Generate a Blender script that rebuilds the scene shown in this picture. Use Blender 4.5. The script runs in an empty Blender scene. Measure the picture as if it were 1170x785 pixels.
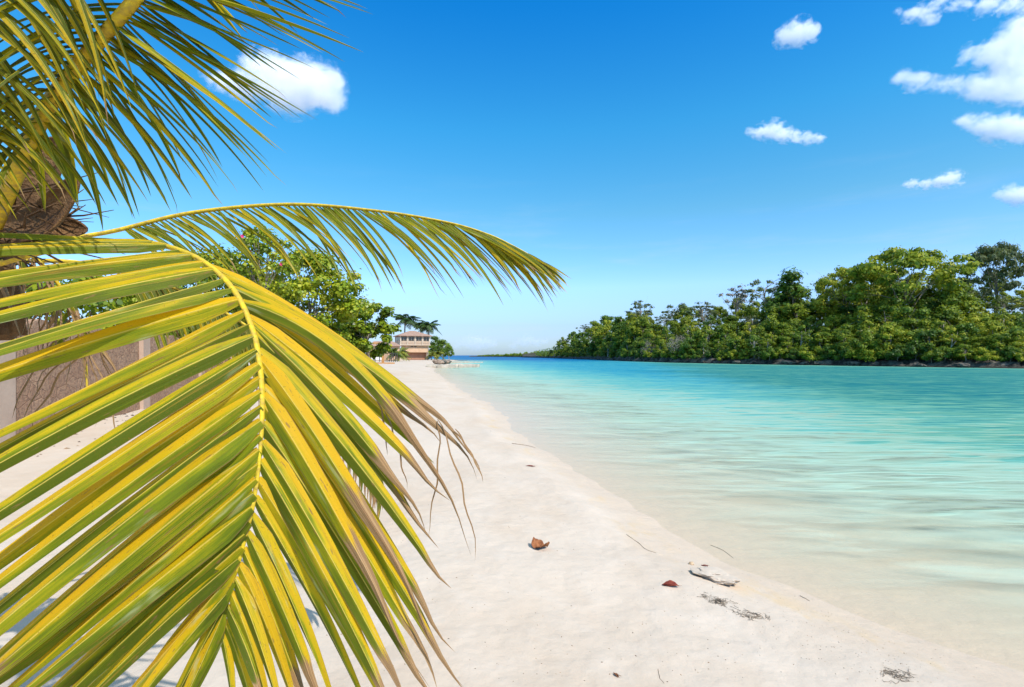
import bpy, bmesh, math, random
import numpy as np
from mathutils import Vector, Matrix, noise as mnoise

C = bpy.context.scene
COL = C.collection
R = math.radians
random.seed(7)
rng = np.random.default_rng(11)

# ------------------------------------------------------------------ camera
F = 585.0            # focal length in photo pixels
CZ = 1.75            # eye height above the water
HY = 406.0           # horizon row
cam_d = bpy.data.cameras.new("camera")
cam_d.lens = 18.0
cam_d.sensor_width = 36.0
cam_d.shift_y = (HY - 392.5) / 1170.0
cam_d.clip_start = 0.05
cam_d.clip_end = 60000
cam = bpy.data.objects.new("camera", cam_d)
cam.location = (0, 0, CZ)
cam.rotation_euler = (R(90), 0, 0)
COL.objects.link(cam)
C.camera = cam

# ------------------------------------------------------------------ light
SUN = Vector((0.45, -0.50, 0.74)).normalized()
EL = math.asin(SUN.z)
AZ = math.atan2(SUN.x, SUN.y)
world = bpy.data.worlds.new("World")
C.world = world
world.use_nodes = True
wn, wl = world.node_tree.nodes, world.node_tree.links
wn.clear()
w_out = wn.new('ShaderNodeOutputWorld')
w_bg = wn.new('ShaderNodeBackground')
w_sky = wn.new('ShaderNodeTexSky')
w_sky.sky_type = 'NISHITA'
w_sky.sun_disc = False
w_sky.sun_elevation = EL
w_sky.sun_rotation = AZ
w_sky.altitude = 0
w_sky.air_density = 1.0
w_sky.dust_density = 0.35
w_sky.ozone_density = 3.0
w_hs = wn.new('ShaderNodeHueSaturation')
w_hs.inputs['Hue'].default_value = 0.487
w_hs.inputs['Saturation'].default_value = 1.28
w_hs.inputs['Value'].default_value = 2.0
w_bg.inputs['Strength'].default_value = 0.10
wl.new(w_sky.outputs[0], w_hs.inputs['Color'])
w_tc = wn.new('ShaderNodeTexCoord')
w_sep = wn.new('ShaderNodeSeparateXYZ')
wl.new(w_tc.outputs['Generated'], w_sep.inputs[0])
w_rp = wn.new('ShaderNodeValToRGB')
_stops = [(0.0, (.27, .385, .64)), (.06, (.43, .47, .67)), (.13, (.78, .72, .93)), (.26, (.66, .75, .73)), (.40, (.36, .79, .88)),
          (.57, (.08, .66, .98)), (.66, (.35, .75, .92)), (.80, (4.0, 1.9, 1.15)), (1.0, (6.0, 2.5, 1.3))]  # bright warm zenith added out of view to neutralise the blue shadow fill
_e = w_rp.color_ramp.elements
while len(_e) < len(_stops): _e.new(.5)
for _el, (_p, _c) in zip(_e, _stops):
    _el.position = _p; _el.color = (*_c, 1)
wl.new(w_sep.outputs[2], w_rp.inputs[0])
w_mul = wn.new('ShaderNodeMix'); w_mul.data_type = 'RGBA'; w_mul.blend_type = 'MULTIPLY'; w_mul.inputs[0].default_value = 1.0
wl.new(w_hs.outputs[0], w_mul.inputs[6]); wl.new(w_rp.outputs[0], w_mul.inputs[7])
w_map = wn.new('ShaderNodeMapping'); w_map.inputs['Scale'].default_value = (2.2, 2.2, 16)
wl.new(w_tc.outputs['Generated'], w_map.inputs[0])
w_ns = wn.new('ShaderNodeTexNoise'); w_ns.inputs['Scale'].default_value = 1.6; w_ns.inputs['Detail'].default_value = 6; w_ns.inputs['Roughness'].default_value = .62
wl.new(w_map.outputs[0], w_ns.inputs['Vector'])
w_mr = wn.new('ShaderNodeMapRange'); w_mr.interpolation_type = 'SMOOTHSTEP'
w_mr.inputs[1].default_value = .50; w_mr.inputs[2].default_value = .78; w_mr.inputs[4].default_value = .30
wl.new(w_ns.outputs[0], w_mr.inputs[0])
w_lo = wn.new('ShaderNodeMapRange'); w_lo.inputs[1].default_value = .34; w_lo.inputs[2].default_value = .10
wl.new(w_sep.outputs[2], w_lo.inputs[0])
w_mm = wn.new('ShaderNodeMath'); w_mm.operation = 'MULTIPLY'
wl.new(w_mr.outputs[0], w_mm.inputs[0]); wl.new(w_lo.outputs[0], w_mm.inputs[1])
w_ci = wn.new('ShaderNodeMix'); w_ci.data_type = 'RGBA'; w_ci.inputs[7].default_value = (5.2, 6.0, 7.0, 1)
wl.new(w_mm.outputs[0], w_ci.inputs[0]); wl.new(w_mul.outputs[2], w_ci.inputs[6])
wl.new(w_ci.outputs[2], w_bg.inputs['Color'])
wl.new(w_bg.outputs[0], w_out.inputs['Surface'])

sun_d = bpy.data.lights.new("sun", 'SUN')
sun_d.energy = 4.0
sun_d.angle = R(0.5)
sun_d.color = (1.0, 0.955, 0.88)
sun = bpy.data.objects.new("sun", sun_d)
sun.rotation_euler = SUN.to_track_quat('Z', 'Y').to_euler()
sun.location = (20, -15, 40)
COL.objects.link(sun)

C.view_settings.view_transform = 'Standard'
C.view_settings.look = 'None'
C.view_settings.exposure = 0.42
C.view_settings.gamma = 1.0
C.view_settings.use_curve_mapping = False
C.cycles.max_bounces = 40
C.cycles.transparent_max_bounces = 16
C.cycles.volume_bounces = 40
C.cycles.volume_step_rate = 2.0
C.cycles.volume_max_steps = 96
C.cycles.caustics_reflective = False
C.cycles.caustics_refractive = False

# ------------------------------------------------------------------ helpers
def P(px, py, d):
    return Vector(((px - 585.0) / F * d, d, CZ + (HY - py) / F * d))

def tag(o, label=None, cat=None, group=None, kind=None):
    if label: o['label'] = label
    if cat: o['category'] = cat
    if group: o['group'] = group
    if kind: o['kind'] = kind
    return o

def empty(name, loc=(0, 0, 0), rz=0.0):
    o = bpy.data.objects.new(name, None)
    o.empty_display_size = 0.2
    o.location = loc
    o.rotation_euler = (0, 0, rz)
    COL.objects.link(o)
    return o

def link(name, me, mat=None, parent=None, loc=None, world_space=False):
    o = bpy.data.objects.new(name, me)
    COL.objects.link(o)
    if mat is not None and len(me.materials) == 0:
        me.materials.append(mat)
    if loc is not None:
        o.location = loc
    if parent is not None:
        o.parent = parent
        if world_space:           # vertices are in world coordinates
            m = Matrix.Identity(4)
            p = parent
            while p is not None:
                m = Matrix.Translation(p.location) @ p.rotation_euler.to_matrix().to_4x4() @ m
                p = p.parent
            o.matrix_parent_inverse = m.inverted()
    return o

def np_mesh(name, verts, faces, smooth=False, col=None, mat=None):
    """verts (N,3), faces (M,k) numpy."""
    verts = np.ascontiguousarray(verts, dtype=np.float32)
    faces = np.ascontiguousarray(faces, dtype=np.int32)
    me = bpy.data.meshes.new(name)
    n, m, k = len(verts), len(faces), faces.shape[1]
    me.vertices.add(n)
    me.vertices.foreach_set('co', verts.ravel())
    me.loops.add(m * k)
    me.loops.foreach_set('vertex_index', faces.ravel())
    me.polygons.add(m)
    me.polygons.foreach_set('loop_start', np.arange(0, m * k, k, dtype=np.int32))
    me.polygons.foreach_set('loop_total', np.full(m, k, dtype=np.int32))
    if smooth:
        me.polygons.foreach_set('use_smooth', np.ones(m, dtype=bool))
    me.update(calc_edges=True)
    if col is not None:
        a = me.color_attributes.new('pig', 'FLOAT_COLOR', 'POINT')
        a.data.foreach_set('color', np.ascontiguousarray(col, dtype=np.float32).ravel())
    if mat is not None:
        me.materials.append(mat)
    return me

class MB:
    """collects boxes, tubes, strips into one mesh"""
    def __init__(s):
        s.v, s.f, s.c = [], [], []
    def add(s, vs, fs, cs=None):
        b = len(s.v)
        s.v += [tuple(v) for v in vs]
        s.f += [tuple(i + b for i in f) for f in fs]
        s.c += (cs if cs is not None else [(0, 0, 0, 1)] * len(vs))
    def box(s, x0, y0, z0, x1, y1, z1):
        s.add([(x0, y0, z0), (x1, y0, z0), (x1, y1, z0), (x0, y1, z0), (x0, y0, z1), (x1, y0, z1), (x1, y1, z1), (x0, y1, z1)],
              [(3, 2, 1, 0), (4, 5, 6, 7), (0, 1, 5, 4), (1, 2, 6, 5), (2, 3, 7, 6), (3, 0, 4, 7)])
    def tube(s, pts, rads, n=8, cs=None, flat=1.0):
        pts = [Vector(p) for p in pts]
        vs, fs, cc = [], [], []
        ref = Vector((0.13, 0.21, 0.97))
        for i, p in enumerate(pts):
            t = (pts[min(i + 1, len(pts) - 1)] - pts[max(i - 1, 0)])
            if t.length < 1e-9: t = Vector((0, 0, 1))
            t.normalize()
            a = t.cross(ref)
            if a.length < 0.05: a = t.cross(Vector((1, 0, 0)))
            a.normalize()
            b = t.cross(a)
            for k in range(n):
                w = 2 * math.pi * k / n
                vs.append(p + (a * math.cos(w) + b * math.sin(w) * flat) * rads[i])
                cc.append(cs[i] if cs else (0, i / max(1, len(pts) - 1), 0, 1))
        for i in range(len(pts) - 1):
            for k in range(n):
                fs.append((i * n + k, i * n + (k + 1) % n, (i + 1) * n + (k + 1) % n, (i + 1) * n + k))
        fs.append(tuple(range(n - 1, -1, -1)))
        fs.append(tuple((len(pts) - 1) * n + k for k in range(n)))
        s.add(vs, fs, cc)
    def mesh(s, name, smooth=False, mat=None, attr=True):
        me = bpy.data.meshes.new(name)
        me.from_pydata(s.v, [], s.f)
        if smooth:
            me.polygons.foreach_set('use_smooth', np.ones(len(me.polygons), dtype=bool))
        if attr:
            a = me.color_attributes.new('pig', 'FLOAT_COLOR', 'POINT')
            a.data.foreach_set('color', np.array(s.c, dtype=np.float32).ravel())
        if mat is not None:
            me.materials.append(mat)
        me.update()
        return me
    def build(s, name, mat, parent=None, smooth=False, world_space=False, loc=None):
        return link(name, s.mesh(name, smooth, mat), None, parent, loc, world_space)

def vnoise(x, y, seed=0):
    xi, yi = np.floor(x).astype(np.int64), np.floor(y).astype(np.int64)
    fx, fy = x - xi, y - yi
    fx, fy = fx * fx * (3 - 2 * fx), fy * fy * (3 - 2 * fy)
    def h(a, b):
        n = (a * 374761393 + b * 668265263 + seed * 974711) & 0x7fffffff
        n = ((n ^ (n >> 13)) * 1274126177) & 0x7fffffff
        return ((n ^ (n >> 16)) & 0xffff) / 65535.0
    return (h(xi, yi) * (1 - fx) + h(xi + 1, yi) * fx) * (1 - fy) + (h(xi, yi + 1) * (1 - fx) + h(xi + 1, yi + 1) * fx) * fy - 0.5

def smooth01(a, b, x):
    t = np.clip((x - a) / (b - a), 0, 1)
    return t * t * (3 - 2 * t)

# ------------------------------------------------------------------ node material helper
class NM:
    def __init__(s, name):
        s.m = bpy.data.materials.new(name)
        s.m.use_nodes = True
        s.n, s.l = s.m.node_tree.nodes, s.m.node_tree.links
        s.n.clear()
        s.out = s.n.new('ShaderNodeOutputMaterial')
    def new(s, t, **kw):
        nd = s.n.new(t)
        for k, v in kw.items(): setattr(nd, k, v)
        return nd
    def set(s, sock, v):
        if isinstance(v, bpy.types.NodeSocket): s.l.new(v, sock)
        else: sock.default_value = v
    def math(s, op, a, b=None, c=None, clamp=False):
        nd = s.new('ShaderNodeMath', operation=op, use_clamp=clamp)
        s.set(nd.inputs[0], a)
        if b is not None: s.set(nd.inputs[1], b)
        if c is not None: s.set(nd.inputs[2], c)
        return nd.outputs[0]
    def mix(s, f, a, b, mode='MIX'):
        nd = s.new('ShaderNodeMix', data_type='RGBA', blend_type=mode)
        s.set(nd.inputs[0], f)
        s.set(nd.inputs[6], a if isinstance(a, bpy.types.NodeSocket) else (*a, 1) if len(a) == 3 else a)
        s.set(nd.inputs[7], b if isinstance(b, bpy.types.NodeSocket) else (*b, 1) if len(b) == 3 else b)
        return nd.outputs[2]
    def noise(s, vec, scale, detail=3, rough=0.55, dist=0.0):
        nd = s.new('ShaderNodeTexNoise')
        if vec is not None: s.l.new(vec, nd.inputs['Vector'])
        nd.inputs['Scale'].default_value = scale
        nd.inputs['Detail'].default_value = detail
        nd.inputs['Roughness'].default_value = rough
        nd.inputs['Distortion'].default_value = dist
        return nd.outputs[0]
    def mapping(s, vec, scale=(1, 1, 1), rot=(0, 0, 0), loc=(0, 0, 0)):
        nd = s.new('ShaderNodeMapping')
        s.l.new(vec, nd.inputs[0])
        nd.inputs['Scale'].default_value = scale
        nd.inputs['Rotation'].default_value = rot
        nd.inputs['Location'].default_value = loc
        return nd.outputs[0]
    def ramp(s, f, stops):
        nd = s.new('ShaderNodeValToRGB')
        s.set(nd.inputs[0], f)
        e = nd.color_ramp.elements
        while len(e) < len(stops): e.new(0.5)
        for el, (p, c) in zip(e, stops):
            el.position = p
            el.color = (*c, 1) if len(c) == 3 else c
        return nd.outputs[0]
    def smooth(s, x, a, b):
        nd = s.new('ShaderNodeMapRange', interpolation_type='SMOOTHSTEP')
        s.set(nd.inputs[0], x)
        nd.inputs[1].default_value = a
        nd.inputs[2].default_value = b
        return nd.outputs[0]
    def bump(s, h, strength, dist=1.0, normal=None):
        nd = s.new('ShaderNodeBump')
        nd.inputs['Strength'].default_value = strength
        nd.inputs['Distance'].default_value = dist
        s.l.new(h, nd.inputs['Height'])
        if normal is not None: s.l.new(normal, nd.inputs['Normal'])
        return nd.outputs[0]
    def princ(s, col, rough=0.6, normal=None, spec=0.5):
        nd = s.new('ShaderNodeBsdfPrincipled')
        s.set(nd.inputs['Base Color'], col if isinstance(col, bpy.types.NodeSocket) else (*col, 1))
        s.set(nd.inputs['Roughness'], rough)
        s.set(nd.inputs['Specular IOR Level'], spec)
        if normal is not None: s.l.new(normal, nd.inputs['Normal'])
        return nd.outputs[0]
    def obj(s): return s.new('ShaderNodeTexCoord').outputs['Object']
    def pos(s): return s.new('ShaderNodeNewGeometry').outputs['Position']
    def pig(s):
        a = s.new('ShaderNodeAttribute', attribute_name='pig')
        sp = s.new('ShaderNodeSeparateColor')
        s.l.new(a.outputs['Color'], sp.inputs[0])
        return sp.outputs[0], sp.outputs[1], sp.outputs[2], a.outputs['Alpha']
    def rand(s): return s.new('ShaderNodeObjectInfo').outputs['Random']
    def done(s, shader):
        s.l.new(shader, s.out.inputs['Surface'])
        return s.m
    def mixs(s, f, a, b):
        nd = s.new('ShaderNodeMixShader')
        s.set(nd.inputs[0], f)
        s.l.new(a, nd.inputs[1]); s.l.new(b, nd.inputs[2])
        return nd.outputs[0]

def rough_mat(name, c1, c2, scale=6.0, rough=0.8, bump=0.2, detail=4):
    m = NM(name)
    n = m.noise(m.obj(), scale, detail)
    n2 = m.noise(m.obj(), scale * 7, 3)
    col = m.mix(m.smooth(n, 0.3, 0.7), c1, c2)
    return m.done(m.princ(col, rough, m.bump(n2, bump, 0.05), 0.3))

def leaf_mat(name, dark, mid, light, trans=0.3, rough=0.5, objvar=0.35, spec=0.35):
    """foliage: pig.r = leaf tint, mixed with a little variation from tree to tree"""
    m = NM(name)
    r, g, b, a = m.pig()
    f = m.math('ADD', r, m.math('MULTIPLY', m.math('SUBTRACT', m.rand(), 0.5), objvar))
    col = m.ramp(f, [(0.0, dark), (0.5, mid), (1.0, light)])
    p = m.princ(col, rough, None, spec)
    t = m.new('ShaderNodeBsdfTranslucent')
    m.l.new(m.mix(0.5, col, (0.25, 0.30, 0.02)), t.inputs['Color'])
    return m.done(m.mixs(trans, p, t.outputs[0]))

# ================================================================== GROUND
SH_Y = np.array([-60, -20, -5, 0, 2.0, 2.8, 3.25, 4.36, 6.4, 8.2, 11.5, 17, 28, 41, 57, 75, 100, 146, 175, 210, 260, 400, 3000], float)
SH_X = np.array([60, 25, 10, 5.4, 3.6, 2.85, 2.4, 1.78, 1.26, 0.80, 0.25, -0.73, -3.0, -5.6, -8.8, -11.6, -15.5, -18, -19, -30, -70, -200, -1500], float)

def shore_x(y):
    return np.interp(y, SH_Y, SH_X)

def shore_d(x, y):
    """signed distance to the waterline, + on the sand"""
    s = shore_x(y)
    e = 0.4
    g = (shore_x(y + e) - shore_x(y - e)) / (2 * e)
    wob = (0.16 * vnoise(y * 1.1, y * 0.0 + 3.0, 5) + 0.09 * vnoise(y * 3.1, y * 0.0 + 8.0, 15)) * np.clip(y / 6, 0.3, 3)
    return (s - x + wob) / np.sqrt(1 + g * g)

def depth_of(d):
    """water depth for d < 0"""
    q = np.maximum(-d, 0)
    return np.interp(q, [0, 1, 2.5, 5, 9, 16, 28, 50, 120], [0, 0.05, 0.15, 0.38, 0.85, 1.7, 2.8, 3.8, 6.0])

def ground_z(x, y, fine=True):
    x = np.asarray(x, float); y = np.asarray(y, float)
    d = shore_d(x, y)
    land = 0.30 * (1 - np.exp(-np.maximum(d, 0) / 1.6)) + 0.010 * np.clip(d, 0, 25)
    z = np.where(d > 0, land, -depth_of(d))
    if fine:
        k = smooth01(0.1, 1.2, d)
        z = z + k * (0.06 * vnoise(x * 0.8, y * 0.55, 1) + 0.020 * vnoise(x * 2.1, y * 1.6, 2) + 0.007 * vnoise(x * 6, y * 4, 3))
        near = np.exp(-((y - 4) / 6.0) ** 2)
        z = z + near * smooth01(0.2, 0.9, d) * (0.006 * vnoise(x * 14, y * 10, 4) + 0.005 * vnoise(x * 40, y * 40, 6))
        # low berm along the high-water mark
        z = z + 0.035 * np.exp(-((d - 0.75) / 0.22) ** 2) * (0.6 + 0.8 * vnoise(x * 2.5, y * 2.5, 9))
    return z


def axis(lo, hi, lo_f, hi_f, step, grow):
    a = list(np.arange(lo_f, hi_f, step))
    s, x = step, a[0]
    left = []
    while x > lo:
        s *= grow; x -= s; left.append(x)
    s, x = step, a[-1]
    right = []
    while x < hi:
        s *= grow; x += s; right.append(x)
    return np.array(left[::-1] + a + right)

def grid_mesh(name, xs, ys, zf, mat, col=None):
    X, Y = np.meshgrid(xs, ys)
    Z = zf(X, Y)
    v = np.stack([X, Y, Z], -1).reshape(-1, 3)
    nx, ny = len(xs), len(ys)
    i = np.arange(ny - 1)[:, None] * nx + np.arange(nx - 1)[None, :]
    i = i.ravel()
    f = np.stack([i, i + 1, i + 1 + nx, i + nx], -1)
    c = col(X, Y).reshape(-1, 4) if col else None
    return np_mesh(name, v, f, True, c, mat)

def sand_material():
    m = NM('coral_sand')
    p = m.pos()
    sp = m.new('ShaderNodeSeparateXYZ'); m.l.new(p, sp.inputs[0])
    big = m.noise(m.mapping(p, (1.0, 0.6, 1)), 0.9, 4, 0.6)
    med = m.noise(p, 5.0, 4, 0.6)
    fin = m.noise(p, 90.0, 3, 0.7)
    grain = m.noise(p, 420.0, 2, 0.6)
    dry = m.mix(m.smooth(big, 0.35, 0.7), (0.540, 0.452, 0.366), (0.500, 0.400, 0.306))
    dry = m.mix(m.math('MULTIPLY', m.smooth(med, 0.45, 0.75), 0.35), dry, (0.575, 0.50, 0.425))
    dry = m.mix(m.math('MULTIPLY', m.smooth(fin, 0.55, 0.72), 0.22), dry, (0.40, 0.33, 0.26))
    # tan algae stain along the water's edge
    st = m.math('MULTIPLY', m.smooth(m.noise(m.mapping(p, (1.2, 0.7, 1)), 2.2, 4, 0.7), 0.50, 0.66), 0.42)
    zb = m.math('MULTIPLY', m.smooth(sp.outputs[2], 0.0, 0.03), m.smooth(sp.outputs[2], 0.13, 0.06))
    dry = m.mix(m.math('MULTIPLY', st, zb), dry, (0.55, 0.36, 0.12))
    wet = m.mix(m.smooth(med, 0.3, 0.7), (0.52, 0.415, 0.315), (0.545, 0.435, 0.325))
    wn_ = m.math('ADD', sp.outputs[2], m.math('MULTIPLY', m.math('SUBTRACT', big, 0.5), 0.12))
    wet_f = m.smooth(wn_, 0.10, 0.02)
    col = m.mix(wet_f, dry, wet)
    rough = m.math('SUBTRACT', 0.95, m.math('MULTIPLY', wet_f, 0.35))
    h = m.math('ADD', m.math('MULTIPLY', fin, 0.6), m.math('MULTIPLY', grain, 0.4))
    nb = m.bump(med, 0.25, 0.06)
    nb = m.bump(h, 0.35, 0.01, nb)
    return m.done(m.princ(col, rough, nb, 0.25))

M_sand = sand_material()
xs = axis(-30000, 30000, -3.0, 4.2, 0.022, 1.06)
ys = axis(-3000, 45000, 2.2, 6.0, 0.020, 1.045)
ground = link('ground', grid_mesh('ground', xs, ys, ground_z, M_sand))
tag(ground, kind='structure')

# ------------------------------------------------------------------ water
def water_material():
    m = NM('lagoon_water')
    r, g, b, a = m.pig()                 # r = depth/6, g = how far out to sea
    depth = m.math('MULTIPLY', r, 6.0)
    p = m.pos()
    # patches of seagrass and sand on the bottom change the colour
    patch = m.noise(m.mapping(p, (0.06, 0.10, 1)), 1.0, 4, 0.6)
    dd = m.math('MULTIPLY', depth, m.math('ADD', 0.55, m.math('MULTIPLY', patch, 0.9)))
    sx = m.new('ShaderNodeSeparateXYZ'); m.l.new(p, sx.inputs[0])
    w1 = m.noise(m.mapping(p, (0.50, 2.3, 1), (0, 0, R(-8))), 1.0, 2, 0.5, 0.6)
    w2 = m.noise(m.mapping(p, (1.6, 5.5, 1), (0, 0, R(10))), 1.0, 2, 0.5, 0.4)
    w3 = m.noise(m.mapping(p, (0.10, 0.42, 1), (0, 0, R(-4))), 1.0, 4, 0.65, 0.5)
    w4 = m.smooth(m.noise(m.mapping(p, (0.62, 3.1, 1), (0, 0, R(-3))), 1.0, 3, 0.55, 0.8), .50, .66)
    # the water is thicker under a crest than under a trough
    wv = m.math('ADD', m.math('MULTIPLY', m.math('SUBTRACT', w1, .5), 1.3), m.math('MULTIPLY', m.math('SUBTRACT', w3, .5), .8))
    wv = m.math('ADD', m.math('ADD', wv, m.math('MULTIPLY', m.math('SUBTRACT', w2, .5), .7)), m.math('MULTIPLY', m.math('SUBTRACT', w4, .35), .62))
    dd = m.math('MULTIPLY', dd, m.math('MAXIMUM', m.math('ADD', 1.0, wv), .3))
    f6 = m.math('DIVIDE', dd, 6.0)
    sand_bed = m.ramp(f6, [(0.0, (0.58, 0.66, 0.52)), (0.05, (0.43, 0.59, 0.46)), (0.14, (0.115, 0.38, 0.35)),
                      (0.32, (0.022, 0.25, 0.34)), (0.55, (0.007, 0.165, 0.31)), (1.0, (0.003, 0.10, 0.26))])
    grass_bed = m.ramp(f6, [(0.0, (0.58, 0.66, 0.51)), (0.05, (0.42, 0.57, 0.42)), (0.14, (0.13, 0.34, 0.25)),
                      (0.32, (0.030, 0.195, 0.185)), (0.55, (0.012, 0.14, 0.175)), (1.0, (0.004, 0.10, 0.22))])
    right = m.math('SUBTRACT', sx.outputs[0], m.math('MULTIPLY', sx.outputs[1], .22))
    gb = m.smooth(m.math('ADD', right, m.math('MULTIPLY', m.math('SUBTRACT', patch, .5), 16)), 1.0, 11.0)
    col = m.mix(gb, sand_bed, grass_bed)
    col = m.mix(g, col, (0.004, 0.105, 0.27))
    murk = m.math('SUBTRACT', 1.0, m.math('POWER', 2.718, m.math('MULTIPLY', m.math('MULTIPLY', depth, m.math('MAXIMUM', m.math('ADD', 1.0, m.math('MULTIPLY', wv, 1.3)), .2)), -4.3)))
    h = m.math('ADD', m.math('MULTIPLY', w1, 0.09), m.math('MULTIPLY', w2, 0.018))
    h = m.math('ADD', m.math('ADD', h, m.math('MULTIPLY', w3, 0.25)), m.math('MULTIPLY', w4, .02))
    sh = m.math('MULTIPLY', m.smooth(depth, 0.0, 0.35), 1.0)
    h = m.math('MULTIPLY', h, sh)
    nb = m.bump(h, 0.55, 1.0)
    dif = m.new('ShaderNodeBsdfDiffuse'); m.l.new(col, dif.inputs[0]); m.l.new(nb, dif.inputs['Normal'])
    tr = m.new('ShaderNodeBsdfTransparent')
    m.l.new(m.mix(m.math('MULTIPLY', depth, 2.0, clamp=True), (0.99, 0.99, 0.965), (0.78, 0.97, 0.86)), tr.inputs[0])
    body = m.mixs(murk, tr.outputs[0], dif.outputs[0])
    gl = m.new('ShaderNodeBsdfGlossy'); gl.inputs['Roughness'].default_value = 0.12
    m.l.new(nb, gl.inputs['Normal'])
    fr = m.new('ShaderNodeFresnel'); fr.inputs[0].default_value = 1.33; m.l.new(nb, fr.inputs[1])
    return m.done(m.mixs(m.math('MULTIPLY', m.math('MINIMUM', fr.outputs[0], 0.5), 0.30), body, gl.outputs[0]))

def water_col(X, Y):
    d = shore_d(X, Y)
    dep = depth_of(d)
    # shallower again over the shelf in front of the wooded shore, deep blue towards the sea
    sea = smooth01(110, 240, Y) * smooth01(60, 20, np.abs(X - 0.02 * Y)) 
    sea = np.maximum(sea, smooth01(260, 420, Y))
    dep = np.where(d < -20, np.minimum(dep, 2.2 + 3 * sea), dep)
    # pale sandy shelf by the right-hand rocks
    ledge = np.interp(Y, LS_Y, LS_X, left=200, right=60)
    q = smooth01(14, 3, ledge - X)
    dep = dep * (1 - 0.45 * q * (1 - sea))
    return np.stack([np.clip(dep / 6, 0, 1), sea, d * 0, d * 0 + 1], -1)

# right-hand shore: pixel column -> distance of its waterline
HP_X = np.array([595, 625, 640, 680, 720, 760, 800, 850, 900, 950, 1000, 1085, 1170, 1300, 1500], float)
HP_Y = np.array([420, 330, 285, 205, 150, 128, 113, 102, 94, 88, 82, 74, 68, 60, 52], float)
LS_Y = HP_Y[::-1]
LS_X = ((HP_X - 585) / F * HP_Y)[::-1]
M_water = water_material()
wx = axis(-30000, 30000, -2, 12, 0.14, 1.06)
wy = axis(-300, 45000, 2, 16, 0.14, 1.05)
water = link('water', grid_mesh('water', wx, wy, lambda X, Y: X * 0.0, M_water, water_col))
tag(water, kind='structure')

# ================================================================== FOLIAGE BUILDERS
def leaf_cloud(centers, normals, size, aspect=1.5, tint=None, fold=0.15, n6=False):
    """numpy batch of small leaf faces"""
    n = len(centers)
    nrm = normals / (np.linalg.norm(normals, axis=1, keepdims=True) + 1e-9)
    t = rng.normal(size=(n, 3))
    t -= nrm * np.sum(t * nrm, 1, keepdims=True)
    t /= (np.linalg.norm(t, axis=1, keepdims=True) + 1e-9)
    b = np.cross(nrm, t)
    s = (size * (0.65 + 0.7 * rng.random(n)))[:, None] if np.isscalar(size) else size[:, None]
    if n6:
        ang = np.arange(6) * math.pi / 3
        v = np.stack([centers + t * s * math.cos(a) * aspect * 0.5 + b * s * math.sin(a) * 0.5 + nrm * s * fold * math.cos(2 * a) for a in ang], 1)
        f = np.arange(n * 6).reshape(n, 6); k = 6
    else:
        v = np.stack([centers - t * s * aspect * 0.5, centers + b * s * 0.42 - nrm * s * fold,
                      centers + t * s * aspect * 0.5, centers - b * s * 0.42 - nrm * s * fold], 1)
        f = np.arange(n * 4).reshape(n, 4); k = 4
    if tint is None: tint = rng.random(n)
    col = np.zeros((n, k, 4), np.float32)
    col[:, :, 0] = tint[:, None]; col[:, :, 3] = 1
    return v.reshape(-1, 3), f, col.reshape(-1, 4)

def rand_dirs(n):
    v = rng.normal(size=(n, 3))
    return v / np.linalg.norm(v, axis=1, keepdims=True)

def crown_leaves(lobes, per, size, aspect=1.5, shell=0.55, up=0.4, n6=False):
    """lobes: list of (center, (rx,ry,rz), tint)"""
    cs, ns, ts = [], [], []
    for c, r, tnt in lobes:
        n = int(per * (0.7 + 0.6 * random.random()))
        d = rand_dirs(n)
        rad = shell + (1 - shell) * rng.random(n) ** 0.6
        rad *= 1 + 0.26 * rng.normal(size=n)
        p = d * rad[:, None] * np.array(r) + np.array(c)
        cs.append(p)
        ns.append(d + np.array([0, 0, up]) + 0.45 * rand_dirs(n))
        ts.append(np.clip(tnt + 0.22 * rng.normal(size=n), 0, 1))
    return leaf_cloud(np.concatenate(cs), np.concatenate(ns), size, aspect, np.concatenate(ts), n6=n6)

def limb_tubes(mb, base, top, r0, targets, sides=6):
    """a trunk and limbs that reach into the lobes"""
    base, top = Vector(base), Vector(top)
    pts, rads = [], []
    for i in range(7):
        t = i / 6
        p = base.lerp(top, t) + Vector((random.uniform(-1, 1), random.uniform(-1, 1), 0)) * (top - base).length * 0.025 * (0 < i < 6)
        pts.append(p); rads.append(r0 * (1 - 0.55 * t) * (1.5 if i == 0 else 1))
    mb.tube(pts, rads, sides + 2)
    for q in targets:
        q = Vector(q)
        t = random.uniform(0.45, 1.0)
        i = min(5, int(t * 6))
        a = pts[i].lerp(pts[i + 1], t * 6 - i)
        mid = a.lerp(q, 0.5) + Vector((0, 0, (q - a).length * random.uniform(-0.02, 0.18)))
        rr = r0 * 0.42 * (1 - 0.4 * t)
        pl = [a, a.lerp(mid, 0.6), mid, mid.lerp(q, 0.6), q]
        mb.tube(pl, [rr, rr * .85, rr * .65, rr * .4, rr * .12], sides)
        for _ in range(2):
            e = q + Vector((random.uniform(-1, 1), random.uniform(-1, 1), random.uniform(-.2, 1))) * (q - a).length * 0.3
            mb.tube([mid, mid.lerp(e, .5) + Vector((0, 0, .1)), e], [rr * .45, rr * .28, rr * .06], 4)

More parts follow.
